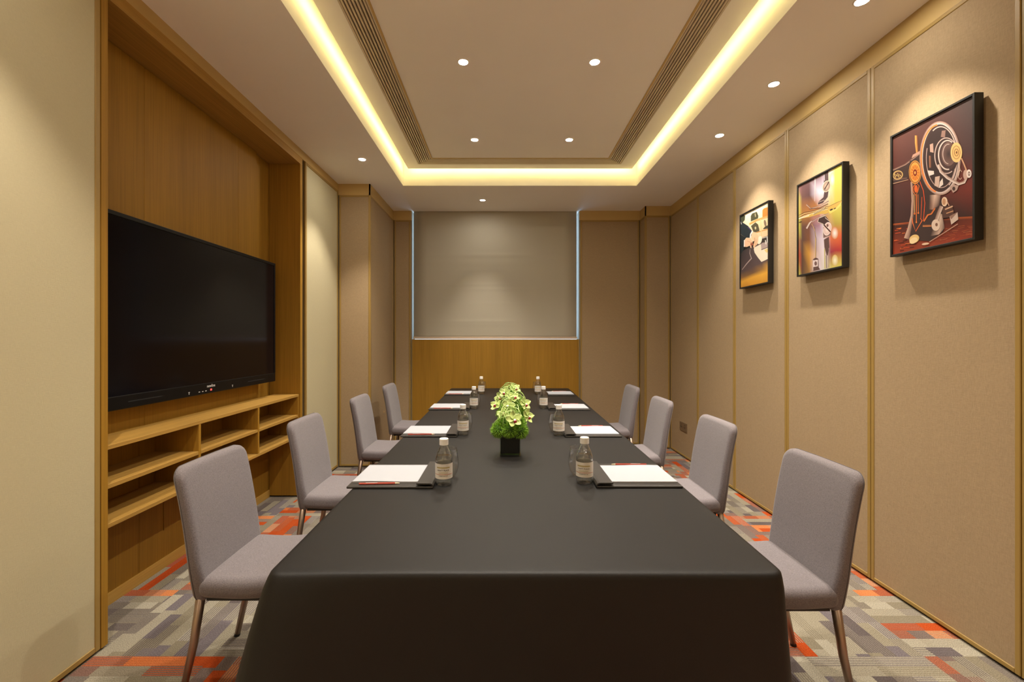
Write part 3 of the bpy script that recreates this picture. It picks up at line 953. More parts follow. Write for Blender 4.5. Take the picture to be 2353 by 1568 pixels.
for i, (s, x, y) in enumerate(sets):
    rz = 0 if s < 0 else math.pi
    w = WORD[i % 4] + ' ' + SIDE[s]
    f = folder0 if i == 0 else copy_tree(folder0)
    p = pad0 if i == 0 else copy_tree(pad0)
    q = pencil0 if i == 0 else copy_tree(pencil0)
    f.location = (x, y, ZTAB + 0.0005); f.rotation_euler.z = rz
    p.location = (x, y, ZTAB + 0.0005); p.rotation_euler.z = rz
    cs = math.cos(rz)
    q.location = (x + cs * (-0.045 if s < 0 else -0.035), y + cs * (-0.132), ZTAB + 0.0098); q.rotation_euler.z = (0.05 if s < 0 else math.pi + math.pi) - (0 if s < 0 else 0.01)
    if s > 0: q.rotation_euler.z = math.pi - 0.01
    tag(f, 'black leather writing folder ' + w, 'folder', 'leather writing folders')
    tag(p, 'white paper pad in the folder ' + w, 'notepad', 'white writing pads')
    tag(q, 'red pencil beside the pad ' + w, 'pencil', 'red pencils')

# water bottles ---------------------------------------------------------
MAT['pet'] = thin_clear('clear bottle plastic', (0.95, 0.96, 0.96), 1.5, 0.06, 2.4, bump=0.6)
MAT['water'] = thin_clear('drinking water', (0.97, 0.98, 0.98), 1.33, 0.02, 0.8, bump=0.5)
MAT['cap'] = simple('white bottle cap', (0.80, 0.78, 0.76), rough=0.35)
MAT['label'] = simple('pale bottle label', (0.70, 0.66, 0.61), rough=0.5)
MAT['label_gold'] = simple('gold label print', (0.45, 0.36, 0.16), rough=0.5)
MAT['label_red'] = simple('red label line', (0.50, 0.13, 0.06), rough=0.5)
MAT['label_dark'] = simple('dark label print', (0.06, 0.05, 0.045), rough=0.5)
def wrap(bm, r, z0):
    """bend flat lettering round the bottle, facing -y"""
    bmesh.ops.triangulate(bm, faces=bm.faces)
    for v in bm.verts:
        a = v.co.x / r; z = v.co.y
        v.co = Vector((r * math.sin(a), -r * math.cos(a), z0 + z))
def band(bm, r, a0, a1, z0, z1, n=24, t=0.0003):
    for i in range(n):
        p, q = a0 + (a1 - a0) * i / n, a0 + (a1 - a0) * (i + 1) / n
        bm.faces.new([bm.verts.new((r * math.sin(a), -r * math.cos(a), z)) for a, z in ((p, z0), (q, z0), (q, z1), (p, z1))])
    bmesh.ops.remove_doubles(bm, verts=bm.verts, dist=1e-6)
def make_bottle():
    r = empty('water_bottle', (0, 0, 0))
    R = 0.0345
    prof = [(0.020, 0.004), (0.026, 0.0005), (0.031, 0.002), (0.0338, 0.008), (R, 0.016), (R, 0.022), (R - 0.0008, 0.0245), (R, 0.028),
            (R, 0.094), (R - 0.0006, 0.098), (R, 0.103), (R - 0.001, 0.108), (R - 0.0022, 0.113), (R - 0.0035, 0.1175), (R - 0.0065, 0.127), (R - 0.0085, 0.1315), (R - 0.012, 0.139),
            (R - 0.0165, 0.150), (0.0158, 0.156), (0.0148, 0.160), (0.0148, 0.166)]
    bm = bmesh.new(); rings = lathe(bm, prof, 60, True, False)
    for (r_, z_), ring in zip(prof, rings):
        for i, v in enumerate(ring):
            a = 2 * math.pi * i / 60
            k_ = 1.0
            if z_ < 0.020: k_ = 1 - 0.035 * (0.5 + 0.5 * math.cos(12 * a)) * (1 if z_ > 0.001 else 0.4)
            if 0.102 < z_ < 0.135: v.co.z += 0.0028 * math.cos(5 * a + 1.0)
            v.co.x *= k_; v.co.y *= k_
    mk('bottle_body', bm, 'pet', r, base=False, smooth=True)
    wp = [(p[0] - 0.0012, max(p[1], 0.003) + 0.0006) for p in prof if p[1] < 0.112] + [(R - 0.0042, 0.1165)]
    bm = bmesh.new(); lathe(bm, wp, 40)
    mk('water', bm, 'water', r, base=False, smooth=True)
    bm = bmesh.new(); lathe(bm, [(0.0172, 0.161), (0.0182, 0.162), (0.0182, 0.165), (0.0178, 0.166), (0.0182, 0.167), (0.0182, 0.1845), (0.0165, 0.187), (0.012, 0.1875)], 48)
    mk('cap', bm, 'cap', r, base=False, smooth=False)
    bm = bmesh.new()
    band(bm, R + 0.0003, -math.pi, math.pi, 0.031, 0.091, 48)
    lb = mk('label_sleeve', bm, 'label', r, base=False, smooth=True)
    rr = R + 0.0006
    bm = text_bm('HYATT PLACE', 0.0078, 0.00012); wrap(bm, rr, 0.0655); mk('lettering', bm, 'label_dark', lb, base=False, recalc=False)
    bm = bmesh.new(); band(bm, rr, -0.80, 0.80, 0.074, 0.079); mk('gold_band', bm, 'label_gold', lb, base=False)
    bm = bmesh.new(); band(bm, rr, -0.55, 0.55, 0.0565, 0.0577); band(bm, rr, -0.55, 0.55, 0.0535, 0.0547); mk('small_print', bm, 'label_gold', lb, base=False)
    bm = bmesh.new(); band(bm, rr, -1.3, 1.3, 0.0485, 0.0502); mk('red_line', bm, 'label_red', lb, base=False)
    bm = text_bm('CONNECTION 1200', 0.0042, 0.0001); wrap(bm, rr, 0.0435); mk('lettering', bm, 'label_dark', lb, base=False, recalc=False)
    return r
def make_glass():
    bm = bmesh.new()
    prof = [(0.0005, 0.004), (0.022, 0.004), (0.029, 0.008), (0.039, 0.024), (0.0452, 0.046), (0.0458, 0.058), (0.0435, 0.080), (0.0395, 0.104), (0.0372, 0.122)]
    out = [(0.0005, 0.0), (0.026, 0.0), (0.031, 0.004), (0.0402, 0.023), (0.0462, 0.046), (0.0468, 0.058), (0.0445, 0.080), (0.0405, 0.104), (0.0380, 0.1225)]
    lathe(bm, out + prof[::-1], 48, True, True)
    return mk('stemless_glass', bm, 'glass', base=False, smooth=True)
MAT['glass'] = thin_clear('clear drinking glass', (0.985, 0.985, 0.98), 1.5, 0.01, 1.0)
bt0, gl0 = make_bottle(), make_glass()
bottles = [(-1, -0.243, 1.814), (-1, -0.251, 2.750), (-1, -0.2536, 3.786), (-1, -0.2416, 4.785),
           (1, 0.330, 1.836), (1, 0.335, 2.737), (1, 0.3356, 3.80), (1, 0.361, 4.766)]
for i, (s, x, y) in enumerate(bottles):
    b_ = bt0 if i == 0 else copy_tree(bt0)
    g_ = gl0 if i == 0 else copy_tree(gl0)
    w = WORD[i % 4] + ' ' + SIDE[s]
    b_.location = (x, y, ZTAB + 0.0005); b_.rotation_euler.z = random.uniform(-0.15, 0.15) - math.atan2(x, y)
    g_.location = (x + (0.004 if s < 0 else -0.006), y + 0.098, ZTAB + 0.0005)
    tag(b_, 'clear water bottle with white cap ' + w, 'water bottle', 'small water bottles')
    tag(g_, 'stemless drinking glass behind the bottle ' + w, 'glass', 'stemless glasses')

# ------------------------------------------------------------------ socket
MAT['socket'] = simple('bronze socket plate', (0.20, 0.135, 0.075), rough=0.45, metal=0.3)
so = empty('wall_socket', (XR - 0.002, 5.06, 0.295)); tag(so, 'brown double socket plate low on the right wall near the far corner', 'wall socket')
mk('plate', BX(XR - 0.006, XR + 0.003, 4.965, 5.155, 0.297, 0.395, bevel=0.002), 'socket', so)
for y in (5.015, 5.105):
    bm = bmesh.new()
    box(bm, XR - 0.0075, XR - 0.0055, y - 0.012, y - 0.008, 0.335, 0.352); box(bm, XR - 0.0075, XR - 0.0055, y + 0.008, y + 0.012, 0.335, 0.352)
    box(bm, XR - 0.0075, XR - 0.0055, y - 0.002, y + 0.002, 0.362, 0.374)
    mk('pin_hole', bm, 'foot', so)
# ------------------------------------------------------------------ flower arrangements
MAT['vase_glass'] = thin_clear('clear vase glass', (0.90, 0.95, 0.88), 1.5, 0.01, 1.3)
MAT['vase_black'] = simple('black vase liner', (0.004, 0.004, 0.005), rough=0.25)
MAT['moss'] = simple('fresh green dianthus', (0.23, 0.44, 0.03), rough=0.7, noise=0.45, nscale=70)
MAT['moss_core'] = simple('deep green stems', (0.045, 0.11, 0.012), rough=0.8)
MAT['petal'] = simple('pale lime orchid petal', (0.52, 0.65, 0.22), rough=0.55, noise=0.12, nscale=60)
MAT['lip'] = simple('cream orchid lip', (0.80, 0.72, 0.52), rough=0.5)
MAT['lip_red'] = simple('crimson orchid lip edge', (0.42, 0.03, 0.05), rough=0.5)
MAT['grass'] = simple('looped green grass', (0.40, 0.56, 0.17), rough=0.35)

def moss_mesh(seed):
    random.seed(seed)
    bm = bmesh.new()
    bmesh.ops.create_icosphere(bm, subdivisions=2, radius=0.030)
    for f in bm.faces: f.material_index = 1
    for i in range(900):
        z = random.uniform(-1, 1); a = random.uniform(0, 6.283); r = math.sqrt(1 - z * z)
        d = Vector((r * math.cos(a), r * math.sin(a), z))
        t = d.orthogonal().normalized(); t.rotate(Matrix.Rotation(random.uniform(0, 6.283), 3, d))
        p = d * 0.027; L = random.uniform(0.013, 0.022)
        bend = t * random.uniform(-0.006, 0.006); s = d.cross(t) * 0.0011
        q = p + d * L * 0.6 + bend * 0.5; e_ = p + d * L + bend * 1.6
        v = [bm.verts.new(p - s), bm.verts.new(p + s), bm.verts.new(q + s * 0.9), bm.verts.new(q - s * 0.9), bm.verts.new(e_)]
        bm.faces.new((v[0], v[1], v[2], v[3])); bm.faces.new((v[3], v[2], v[4]))
    return bm

def petal_bm(L, W, cup):
    bm = bmesh.new(); nu, nv = 8, 6; g_ = []
    for i in range(nu + 1):
        u = i / nu
        w = W * math.sin(math.pi * min(1, u * 0.93 + 0.04)) ** 0.75
        row = []
        for j in range(nv + 1):
            v = j / nv * 2 - 1
            row.append(bm.verts.new((v * w / 2, u * L, cup * (u * u) * L + 0.10 * W * v * v - 0.004 * math.sin(3 * u + v))))
        g_.append(row)
    for i in range(nu):
        for j in range(nv): bm.faces.new((g_[i][j], g_[i][j + 1], g_[i + 1][j + 1], g_[i + 1][j]))
    r = bmesh.ops.extrude_face_region(bm, geom=list(bm.faces))
    for q in r['geom']:
        if isinstance(q, bmesh.types.BMVert): q.co.z -= 0.0007
    return bm

def build_orchid(parent):
    """flower in local XY plane, facing +z; petals are sub-parts"""
    o = empty('orchid', (0, 0, 0), parent=parent)
    for k, a in enumerate((90, 18, 162, 232, 308)):
        p = mk('petal', petal_bm(0.043, 0.037 if k in (1, 2) else 0.032, 0.25), 'petal', o, base=False, smooth=True)
        p.rotation_euler = (0, 0, math.radians(a - 90))
    bm = bmesh.new(); g_ = []
    for i in range(7):
        u = i / 6; w = 0.014 * (0.5 + 0.9 * u) * (1 if u < 0.9 else 0.7); row = []
        for j in range(5):
            v = j / 4 * 2 - 1
            row.append(bm.verts.new((v * w / 2, -0.022 * u, 0.006 + 0.014 * math.sin(u * 2.6) - 0.004 * v * v * u + 0.006 * abs(v) * (1 - u))))
        g_.append(row)
    for i in range(6):
        for j in range(4):
            f = bm.faces.new((g_[i][j], g_[i][j + 1], g_[i + 1][j + 1], g_[i + 1][j]))
            f.material_index = 1 if i >= 3 else 0
    r = bmesh.ops.extrude_face_region(bm, geom=list(bm.faces))
    for q in r['geom']:
        if isinstance(q, bmesh.types.BMVert): q.co.z -= 0.0009
    mk('lip', bm, ['lip', 'lip_red'], o, base=False, smooth=True)
    return o

def arrangement(X, Y, label, orchids, seed, nblade=13):
    t = empty('flower_arrangement', (X, Y, ZTAB + 0.0005))
    tag(t, label, 'flowers', 'flower arrangements in black cube vases')
    w, h = 0.052, 0.108
    bm = bmesh.new(); box(bm, -w, w, -w, w, 0, h, bevel=0.004)
    for f in [f for f in bm.faces if f.normal.z > 0.99 or f.calc_center_median().z > h - 0.0005]: bm.faces.remove(f)
    va = mk('vase', bm, 'vase_glass', t, base=False)
    mk('liner', BX(-w + 0.0035, w - 0.0035, -w + 0.0035, w - 0.0035, 0.014, h - 0.002, bevel=0.004), 'vase_black', va, base=False)
    random.seed(seed)
    spots = [(-0.058, -0.026, 0.128, 1.0), (0.052, -0.030, 0.124, 1.0), (-0.004, -0.046, 0.132, 0.98), (-0.034, 0.040, 0.140, 1.0), (0.048, 0.040, 0.138, 1.0),
             (-0.030, -0.015, 0.158, 0.95), (0.034, 0.0, 0.162, 1.0), (0.0, 0.03, 0.172, 0.9)]
    m0 = None
    for (x, y, z, s) in spots:
        if m0 is None:
            m = m0 = mk('moss_ball', moss_mesh(seed), ['moss', 'moss_core'], t, base=False, recalc=False)
        else:
            m = m0.copy(); COL.objects.link(m)
        m.location = (x, y, z); m.scale = (s, s, s); m.rotation_euler = (random.uniform(0, 6), random.uniform(0, 6), 0)
    o0 = None
    for (x, y, z, ax, az, rl, s) in orchids:
        if o0 is None: o = o0 = build_orchid(t)
        else:
            o = o0.copy(); COL.objects.link(o)
            for ch in list(o0.children):
                c = ch.copy(); COL.objects.link(c); c.parent = o
        o.location = (x, y, z)
        o.rotation_euler = (Matrix.Rotation(math.radians(az), 3, 'Z') @ Matrix.Rotation(math.radians(ax), 3, 'X') @ Matrix.Rotation(math.radians(rl), 3, 'Z')).to_euler()
        o.scale = (s, s, s)
    for k in range(nblade):
        a = random.choice((0.0, math.pi)) + random.uniform(-0.9, 0.9); b_ = a + random.uniform(1.9, 3.6)
        r0 = random.uniform(0.025, 0.075); r1 = random.uniform(0.035, 0.085)
        p0 = Vector((r0 * math.cos(a), r0 * math.sin(a), 0.14)); p3 = Vector((r1 * math.cos(b_), r1 * math.sin(b_), random.uniform(0.12, 0.17)))
        hz = random.uniform(0.21, 0.315)
        k1 = random.uniform(0.6, 2.1); k2 = random.uniform(0.8, 2.0)
        p1 = Vector((p0.x * k1, p0.y * k1, hz)); p2 = Vector((p3.x * k2, p3.y * k2, hz))
        bm = bmesh.new()
        off = Vector((random.uniform(-1, 1), random.uniform(-1, 1), random.uniform(-0.5, 0.5))) * 0.005
        for q in range(2):
            pts = []
            for i in range(19):
                u = i / 18
                P = (1 - u) ** 3 * p0 + 3 * u * (1 - u) ** 2 * (p1 + off * q) + 3 * u * u * (1 - u) * (p2 + off * q) + u ** 3 * p3
                pts.append(P)
            tube(bm, pts, [0.0017 * (1 - 0.5 * abs(2 * i / 18 - 1)) for i in range(19)], 5)
        mk('grass_loop', bm, 'grass', t, base=False, smooth=True)
    return t
arrangement(0.031, 2.290, 'orchid and moss arrangement in a black cube vase, nearest the camera',
            [(0.018, -0.062, 0.188, 62, 10, 10, 1.0), (0.086, -0.030, 0.200, 70, 50, -20, 0.95), (-0.03, 0.01, 0.205, 45, -30, 30, 0.9)], 3)
arrangement(0.050, 2.790, 'orchid and moss arrangement in a black cube vase, middle of the row',
            [(-0.022, -0.058, 0.182, 65, -10, -15, 1.05), (-0.096, -0.010, 0.180, 55, -45, 20, 1.0), (0.076, -0.040, 0.190, 65, 35, 0, 1.0), (0.01, 0.0, 0.222, 40, 10, 30, 0.95)], 7)
arrangement(0.045, 3.310, 'orchid and moss arrangement in a black cube vase, farthest from the camera',
            [(-0.036, -0.050, 0.198, 60, -25, 0, 1.05), (0.034, -0.020, 0.222, 50, 25, 15, 1.05), (-0.074, -0.040, 0.160, 65, -30, 40, 1.0)], 12)
# ------------------------------------------------------------------ framed pictures
MAT['frame_black'] = simple('black picture frame', (0.010, 0.009, 0.008), rough=0.4)
MAT['print'] = vcol_mat('printed canvas', 0.55)
XF = 1.848 * K                    # front plane of the pictures
PW, PH = 0.386 * K, 0.579 * K

def lin(c):
    return tuple((((v / 255) / 12.92) if v / 255 <= 0.04045 else ((v / 255 + 0.055) / 1.055) ** 2.4) * 0.80 for v in c)

class Print:
    """flat print made of layered coloured facets, measured in a crop of the photograph and laid out on the picture's own plane"""
    def __init__(s, yc, zc, crop, sc):
        s.bm = bmesh.new(); s.col = s.bm.loops.layers.float_color.new('Col'); s.n = 0
        s.crop, s.sc, s.yc, s.zc = crop, sc, yc, zc
    def P(s, x, y):
        d, z = pX(s.crop[0] + x / s.sc, s.crop[1] + y / s.sc, XF)
        hy, hz = PW / 2 - 0.012, PH / 2 - 0.012
        return (min(max(d, s.yc - hy), s.yc + hy), min(max(z, s.zc - hz), s.zc + hz))
    def face(s, pts, cols):
        vs = []
        for p in pts: vs.append(s.bm.verts.new((XF + 0.006 - s.n * 0.00001, *s.P(*p))))
        try: f = s.bm.faces.new(vs)
        except ValueError: return
        for l, c in zip(f.loops, cols): l[s.col] = (*lin(c), 1)
    def poly(s, pts, c):
        s.n += 1
        q = [s.P(*p) for p in pts]
        for tri in tessellate_polygon([[Vector((a, b, 0)) for a, b in q]]):
            f = s.bm.faces.new([s.bm.verts.new((XF + 0.006 - s.n * 0.00001, *q[i])) for i in tri])
            for l in f.loops: l[s.col] = (*lin(c), 1)
    def grid(s, rows):
        """rows of (x, y, colour): smooth colour field"""
        s.n += 1
        for a, b in zip(rows, rows[1:]):
            for i in range(len(a) - 1):
                q = (a[i], a[i + 1], b[i + 1], b[i])
                s.face([(v[0], v[1]) for v in q], [v[2] for v in q])
    def ell(s, cx, cy, rx, ry, c, rot=0, n=28, c2=None):
        s.n += 1
        r = math.radians(rot)
        pts = []
        for i in range(n):
            a = 2 * math.pi * i / n
            x, y = rx * math.cos(a), ry * math.sin(a)
            pts.append((cx + x * math.cos(r) - y * math.sin(r), cy + x * math.sin(r) + y * math.cos(r)))
        for i in range(n):
            s.face([(cx, cy), pts[i], pts[(i + 1) % n]], [c2 or c, c, c])
    def ring(s, cx, cy, rx, ry, w, c, rot=0, n=48, a0=0, a1=360, c1=None):
        r = math.radians(rot); pts = []; cols = []
        for i in range(n + 1):
            a = math.radians(a0 + (a1 - a0) * i / n)
            x, y = rx * math.cos(a), ry * math.sin(a)
            pts.append((cx + x * math.cos(r) - y * math.sin(r), cy + x * math.sin(r) + y * math.cos(r)))
        s.stroke(pts, w, c, c1)
    def stroke(s, pts, w, c, c1=None):
        s.n += 1
        L = []
        for i, p in enumerate(pts):
            a = pts[max(0, i - 1)]; b = pts[min(len(pts) - 1, i + 1)]
            dx, dy = b[0] - a[0], b[1] - a[1]; d = math.hypot(dx, dy) or 1
            ww = w[i] if isinstance(w, (list, tuple)) else w
            L.append(((p[0] - dy / d * ww / 2, p[1] + dx / d * ww / 2), (p[0] + dy / d * ww / 2, p[1] - dx / d * ww / 2)))
        for a, b in zip(L, L[1:]):
            s.face([a[0], b[0], b[1], a[1]], [c, c, c1 or c, c1 or c])

def framed(yc, zc, label):
    t = empty('framed_picture', (XR - 0.02, yc, zc - PH / 2))
    tag(t, label, 'picture', 'framed pictures on the panelled wall')
    y0, y1, z0, z1 = yc - PW / 2, yc + PW / 2, zc - PH / 2, zc + PH / 2
    b = 0.010
    for a in ((y0, y0 + b, z0, z1), (y1 - b, y1, z0, z1), (y0 + b, y1 - b, z0, z0 + b), (y0 + b, y1 - b, z1 - b, z1)):
        mk('frame_bar', BX(XF, XR - 0.006, *a, bevel=0.001, seg=1), 'frame_black', t)
    mk('backing', BX(XF + 0.008, XR - 0.006, y0 + b, y1 - b, z0 + b, z1 - b), 'frame_black', t)
    return t

ZPIC = H + 0.680 * K
# sewing machine ------------------------------------------------------
yc = 1.953 * K
t = framed(yc, ZPIC, 'framed picture of an old sewing machine with a large handwheel')
p = Print(yc, ZPIC, (2020, 180), 3.4833)
LT, OR, DK, GD = (225, 205, 195), (228, 120, 50), (40, 26, 24), (232, 178, 96)
p.grid([[(95, 440, (98, 58, 50)), (430, 280, (84, 52, 46)), (770, 110, (66, 50, 46))],
        [(95, 700, (92, 50, 44)), (430, 640, (80, 46, 42)), (770, 560, (74, 48, 46))],
        [(95, 980, (66, 34, 32)), (430, 930, (84, 38, 32)), (770, 880, (116, 42, 30))],
        [(95, 1190, (58, 28, 24)), (430, 1165, (52, 24, 22)), (770, 1130, (52, 28, 24))]])
p.grid([[(95, 1168, (190, 92, 40)), (240, 1150, (150, 66, 30)), (430, 1140, (90, 36, 20)), (620, 1112, (170, 84, 36)), (770, 1098, (176, 84, 36))],
        [(95, 1185, (60, 24, 16)), (240, 1170, (60, 26, 18)), (430, 1165, (70, 28, 18)), (620, 1135, (92, 36, 20)), (770, 1120, (110, 44, 24))],
        [(95, 1420, (150, 56, 28)), (240, 1400, (140, 56, 30)), (430, 1370, (150, 62, 36)), (620, 1320, (150, 58, 36)), (770, 1280, (140, 52, 32))]])
random.seed(5)
for i in range(60):
    x = random.uniform(420, 740); y = random.uniform(1180, 1330)
    if y > 1390 - (x - 106) * 0.2: continue
    l = random.uniform(20, 90)
    p.stroke([(x, y), (x + l, y - l * random.uniform(0.1, 0.3))], 2.4, random.choice([(196, 104, 62), (92, 34, 22), (176, 84, 50), (210, 130, 90)]))
for i in range(30):
    x = random.uniform(110, 260); y = random.uniform(1200, 1385); l = random.uniform(15, 50)
    p.stroke([(x, y), (x + l, y - l * 0.15)], 5, random.choice([(196, 74, 36), (80, 30, 20), (60, 24, 18), (216, 110, 50)]))
# arm and column
p.poly([(95, 745), (190, 690), (255, 640), (345, 572), (360, 700), (240, 740), (220, 812), (95, 856)], (66, 46, 42))
p.stroke([(100, 735), (200, 690), (345, 580)], 12, (178, 140, 124), (92, 64, 56))
p.stroke([(100, 815), (215, 800)], 14, (104, 76, 68)); p.stroke([(100, 845), (225, 812)], 5, (196, 150, 120))
p.ell(142, 775, 42, 36, (206, 168, 108), -25); p.ell(142, 775, 34, 27, (92, 60, 44), -25)
for q in range(4): p.stroke([(112 + q * 14, 760 + (q % 2) * 10), (124 + q * 14, 796 - (q % 2) * 12)], 5, (232, 196, 120))
p.poly([(236, 660), (340, 640), (420, 860), (480, 930), (492, 1020), (515, 1195), (500, 1230), (395, 1305), (330, 1300), (190, 1286), (236, 1200), (256, 1100), (260, 1000), (250, 830)], (62, 44, 40))
p.stroke([(252, 830), (262, 980), (256, 1100), (236, 1200), (212, 1285)], [16, 20, 22, 30, 44], (206, 168, 146), (110, 76, 66))
p.grid([[(392, 935, (60, 40, 36)), (440, 932, (220, 186, 166)), (486, 930, (120, 86, 76))], [(386, 1050, (46, 30, 28)), (420, 1052, (160, 122, 106)), (470, 1020, (70, 48, 42))]])
p.grid([[(450, 1100, (60, 40, 36)), (482, 1080, (215, 186, 166)), (498, 1090, (90, 62, 54))], [(400, 1265, (60, 42, 38)), (470, 1250, (200, 168, 150)), (516, 1200, (90, 62, 54))]])
p.stroke([(288, 458), (290, 520), (297, 596)], [20, 22, 18], (238, 168, 84), (120, 70, 40))
p.poly([(252, 640), (262, 612), (330, 575), (334, 594)], (196, 150, 130))
# gold ornament
p.ell(280, 752, 50, 94, (226, 160, 74)); p.ring(280, 752, 44, 84, 5, (110, 50, 24)); p.ell(280, 756, 36, 62, (238, 130, 44), c2=(250, 170, 80)); p.ell(280, 756, 16, 28, (130, 44, 20)); p.ell(279, 756, 7, 12, (240, 170, 90))
for a in range(0, 360, 30): p.stroke([(280 + 18 * math.cos(math.radians(a)), 756 + 32 * math.sin(math.radians(a))), (280 + 34 * math.cos(math.radians(a)), 756 + 58 * math.sin(math.radians(a)))], 3, (130, 50, 20))
p.stroke([(262, 872), (290, 838), (312, 862), (302, 905), (286, 938), (264, 905), (262, 872)], 5, OR)
p.ell(287, 885, 14, 30, (222, 100, 40))
p.stroke([(289, 930), (290, 1152)], 6, OR); p.stroke([(272, 930), (276, 1084)], 4, (240, 190, 120)); p.stroke([(303, 930), (306, 1078)], 4, OR)
for e_ in ((290, 1152), (276, 1084), (306, 1078)): p.ell(*e_, 6, 8, OR)
p.stroke([(256, 1120), (262, 1160), (285, 1226), (336, 1140), (322, 1122)], 6, (236, 112, 52))
p.stroke([(318, 826), (346, 900), (358, 1000), (346, 1142)], 5, (228, 84, 36)); p.stroke([(335, 950), (330, 1050), (326, 1130)], 4, (214, 84, 40))
# handwheel
p.ell(482, 640, 150, 282, (56, 38, 36))
p.ring(480, 640, 152, 284, 26, (226, 206, 198), c1=(150, 110, 92), a0=0, a1=360)
p.ring(470, 642, 140, 270, 12, (240, 140, 62), c1=(226, 120, 50), a0=100, a1=265)
p.ring(484, 640, 136, 262, 8, (70, 48, 44))
p.ring(486, 638, 128, 250, 8, (216, 190, 180), a0=-120, a1=60); p.ring(488, 640, 118, 236, 6, (190, 160, 150), a0=20, a1=200)
p.poly([(486, 470), (494, 420), (528, 416), (524, 474)], (150, 116, 104)); p.stroke([(526, 420), (522, 474)], 6, (60, 40, 36))
p.poly([(380, 738), (430, 742), (432, 768), (392, 782)], (226, 214, 206)); p.poly([(440, 790), (478, 782), (470, 868), (436, 862)], (204, 174, 158))
p.poly([(478, 830), (500, 800), (505, 850), (470, 880)], (226, 210, 200)); p.poly([(398, 530), (424, 520), (428, 596), (400, 590)], (196, 160, 144))
p.stroke([(400, 620), (402, 716)], 16, (176, 120, 90), (80, 50, 40))
p.ell(530, 620, 96, 148, (60, 40, 38)); p.ring(530, 620, 92, 142, 8, (206, 180, 170), a0=60, a1=320); p.ell(538, 616, 76, 122, (76, 52, 48))
p.ring(540, 614, 72, 116, 10, (220, 200, 190), a0=80, a1=300); p.ell(548, 606, 58, 96, (120, 90, 82), c2=(60, 42, 40)); p.ring(546, 606, 44, 78, 6, (200, 176, 166), a0=90, a1=280)
p.poly([(566, 530), (612, 512), (616, 672), (572, 650)], (110, 72, 52))
p.ell(610, 594, 46, 80, (236, 196, 128), c2=(222, 170, 100)); p.ring(610, 594, 30, 52, 4, (150, 96, 50)); p.ring(611, 594, 16, 28, 4, (110, 66, 36)); p.ell(612, 594, 6, 10, (110, 66, 36))
# crank
p.stroke([(468, 690), (486, 746), (540, 796), (630, 846), (672, 832), (694, 790)], [20, 24, 24, 24, 22, 16], (232, 214, 204), (150, 112, 96))
p.stroke([(650, 640), (672, 690), (692, 742)], 11, (206, 156, 120)); p.ell(684, 772, 20, 40, (196, 160, 146)); p.ell(711, 764, 20, 34, (230, 214, 206)); p.ell(712, 764, 9, 18, (120, 90, 80)); p.ell(712, 764, 4, 8, (230, 214, 206))
p.ring(640, 772, 16, 36, 4, (226, 196, 176), a0=40, a1=320); p.stroke([(630, 690), (640, 730), (628, 780)], 5, (210, 180, 160))
p.poly([(556, 868), (590, 850), (628, 860), (616, 896), (584, 918)], (180, 150, 138)); p.ell(590, 884, 12, 16, (70, 50, 44))
# lower mechanism
p.poly([(498, 1040), (570, 1010), (590, 1060), (590, 1110), (500, 1120)], (86, 56, 46)); p.stroke([(520, 1050), (582, 1024)], 10, (214, 170, 140)); p.stroke([(530, 1082), (586, 1062)], 7, (206, 150, 110))
p.poly([(556, 1104), (620, 1072), (626, 1130), (570, 1172)], (206, 182, 168)); p.poly([(556, 1104), (600, 1080), (620, 1072), (570, 1130)], (150, 116, 100))
p.stroke([(350, 1146), (382, 1094), (410, 1086), (440, 1040)], 12, (226, 126, 60), (180, 90, 44)); p.stroke([(342, 1182), (410, 1180)], 16, (216, 136, 80), (120, 70, 46))
p.stroke([(446, 1150), (470, 1080), (492, 1024)], 30, (218, 192, 176), (130, 92, 78)); p.ell(446, 1176, 34, 46, (222, 196, 176)); p.ell(452, 1172, 10, 14, (120, 84, 68)); p.ell(516, 988, 24, 38, (226, 196, 170)); p.ell(512, 988, 14, 26, (190, 140, 104))
p.stroke([(536, 985), (552, 1020)], 8, (196, 150, 124))
p.stroke([(395, 1310), (520, 1232), (622, 1166)], 5, (206, 168, 146)); p.ell(274, 1286, 42, 32, (226, 190, 124), -30); p.ell(268, 1300, 34, 22, (238, 210, 160), -30); p.ell(364, 1326, 30, 9, (226, 190, 160), -8)
mk('print', p.bm, 'print', t, recalc=False)

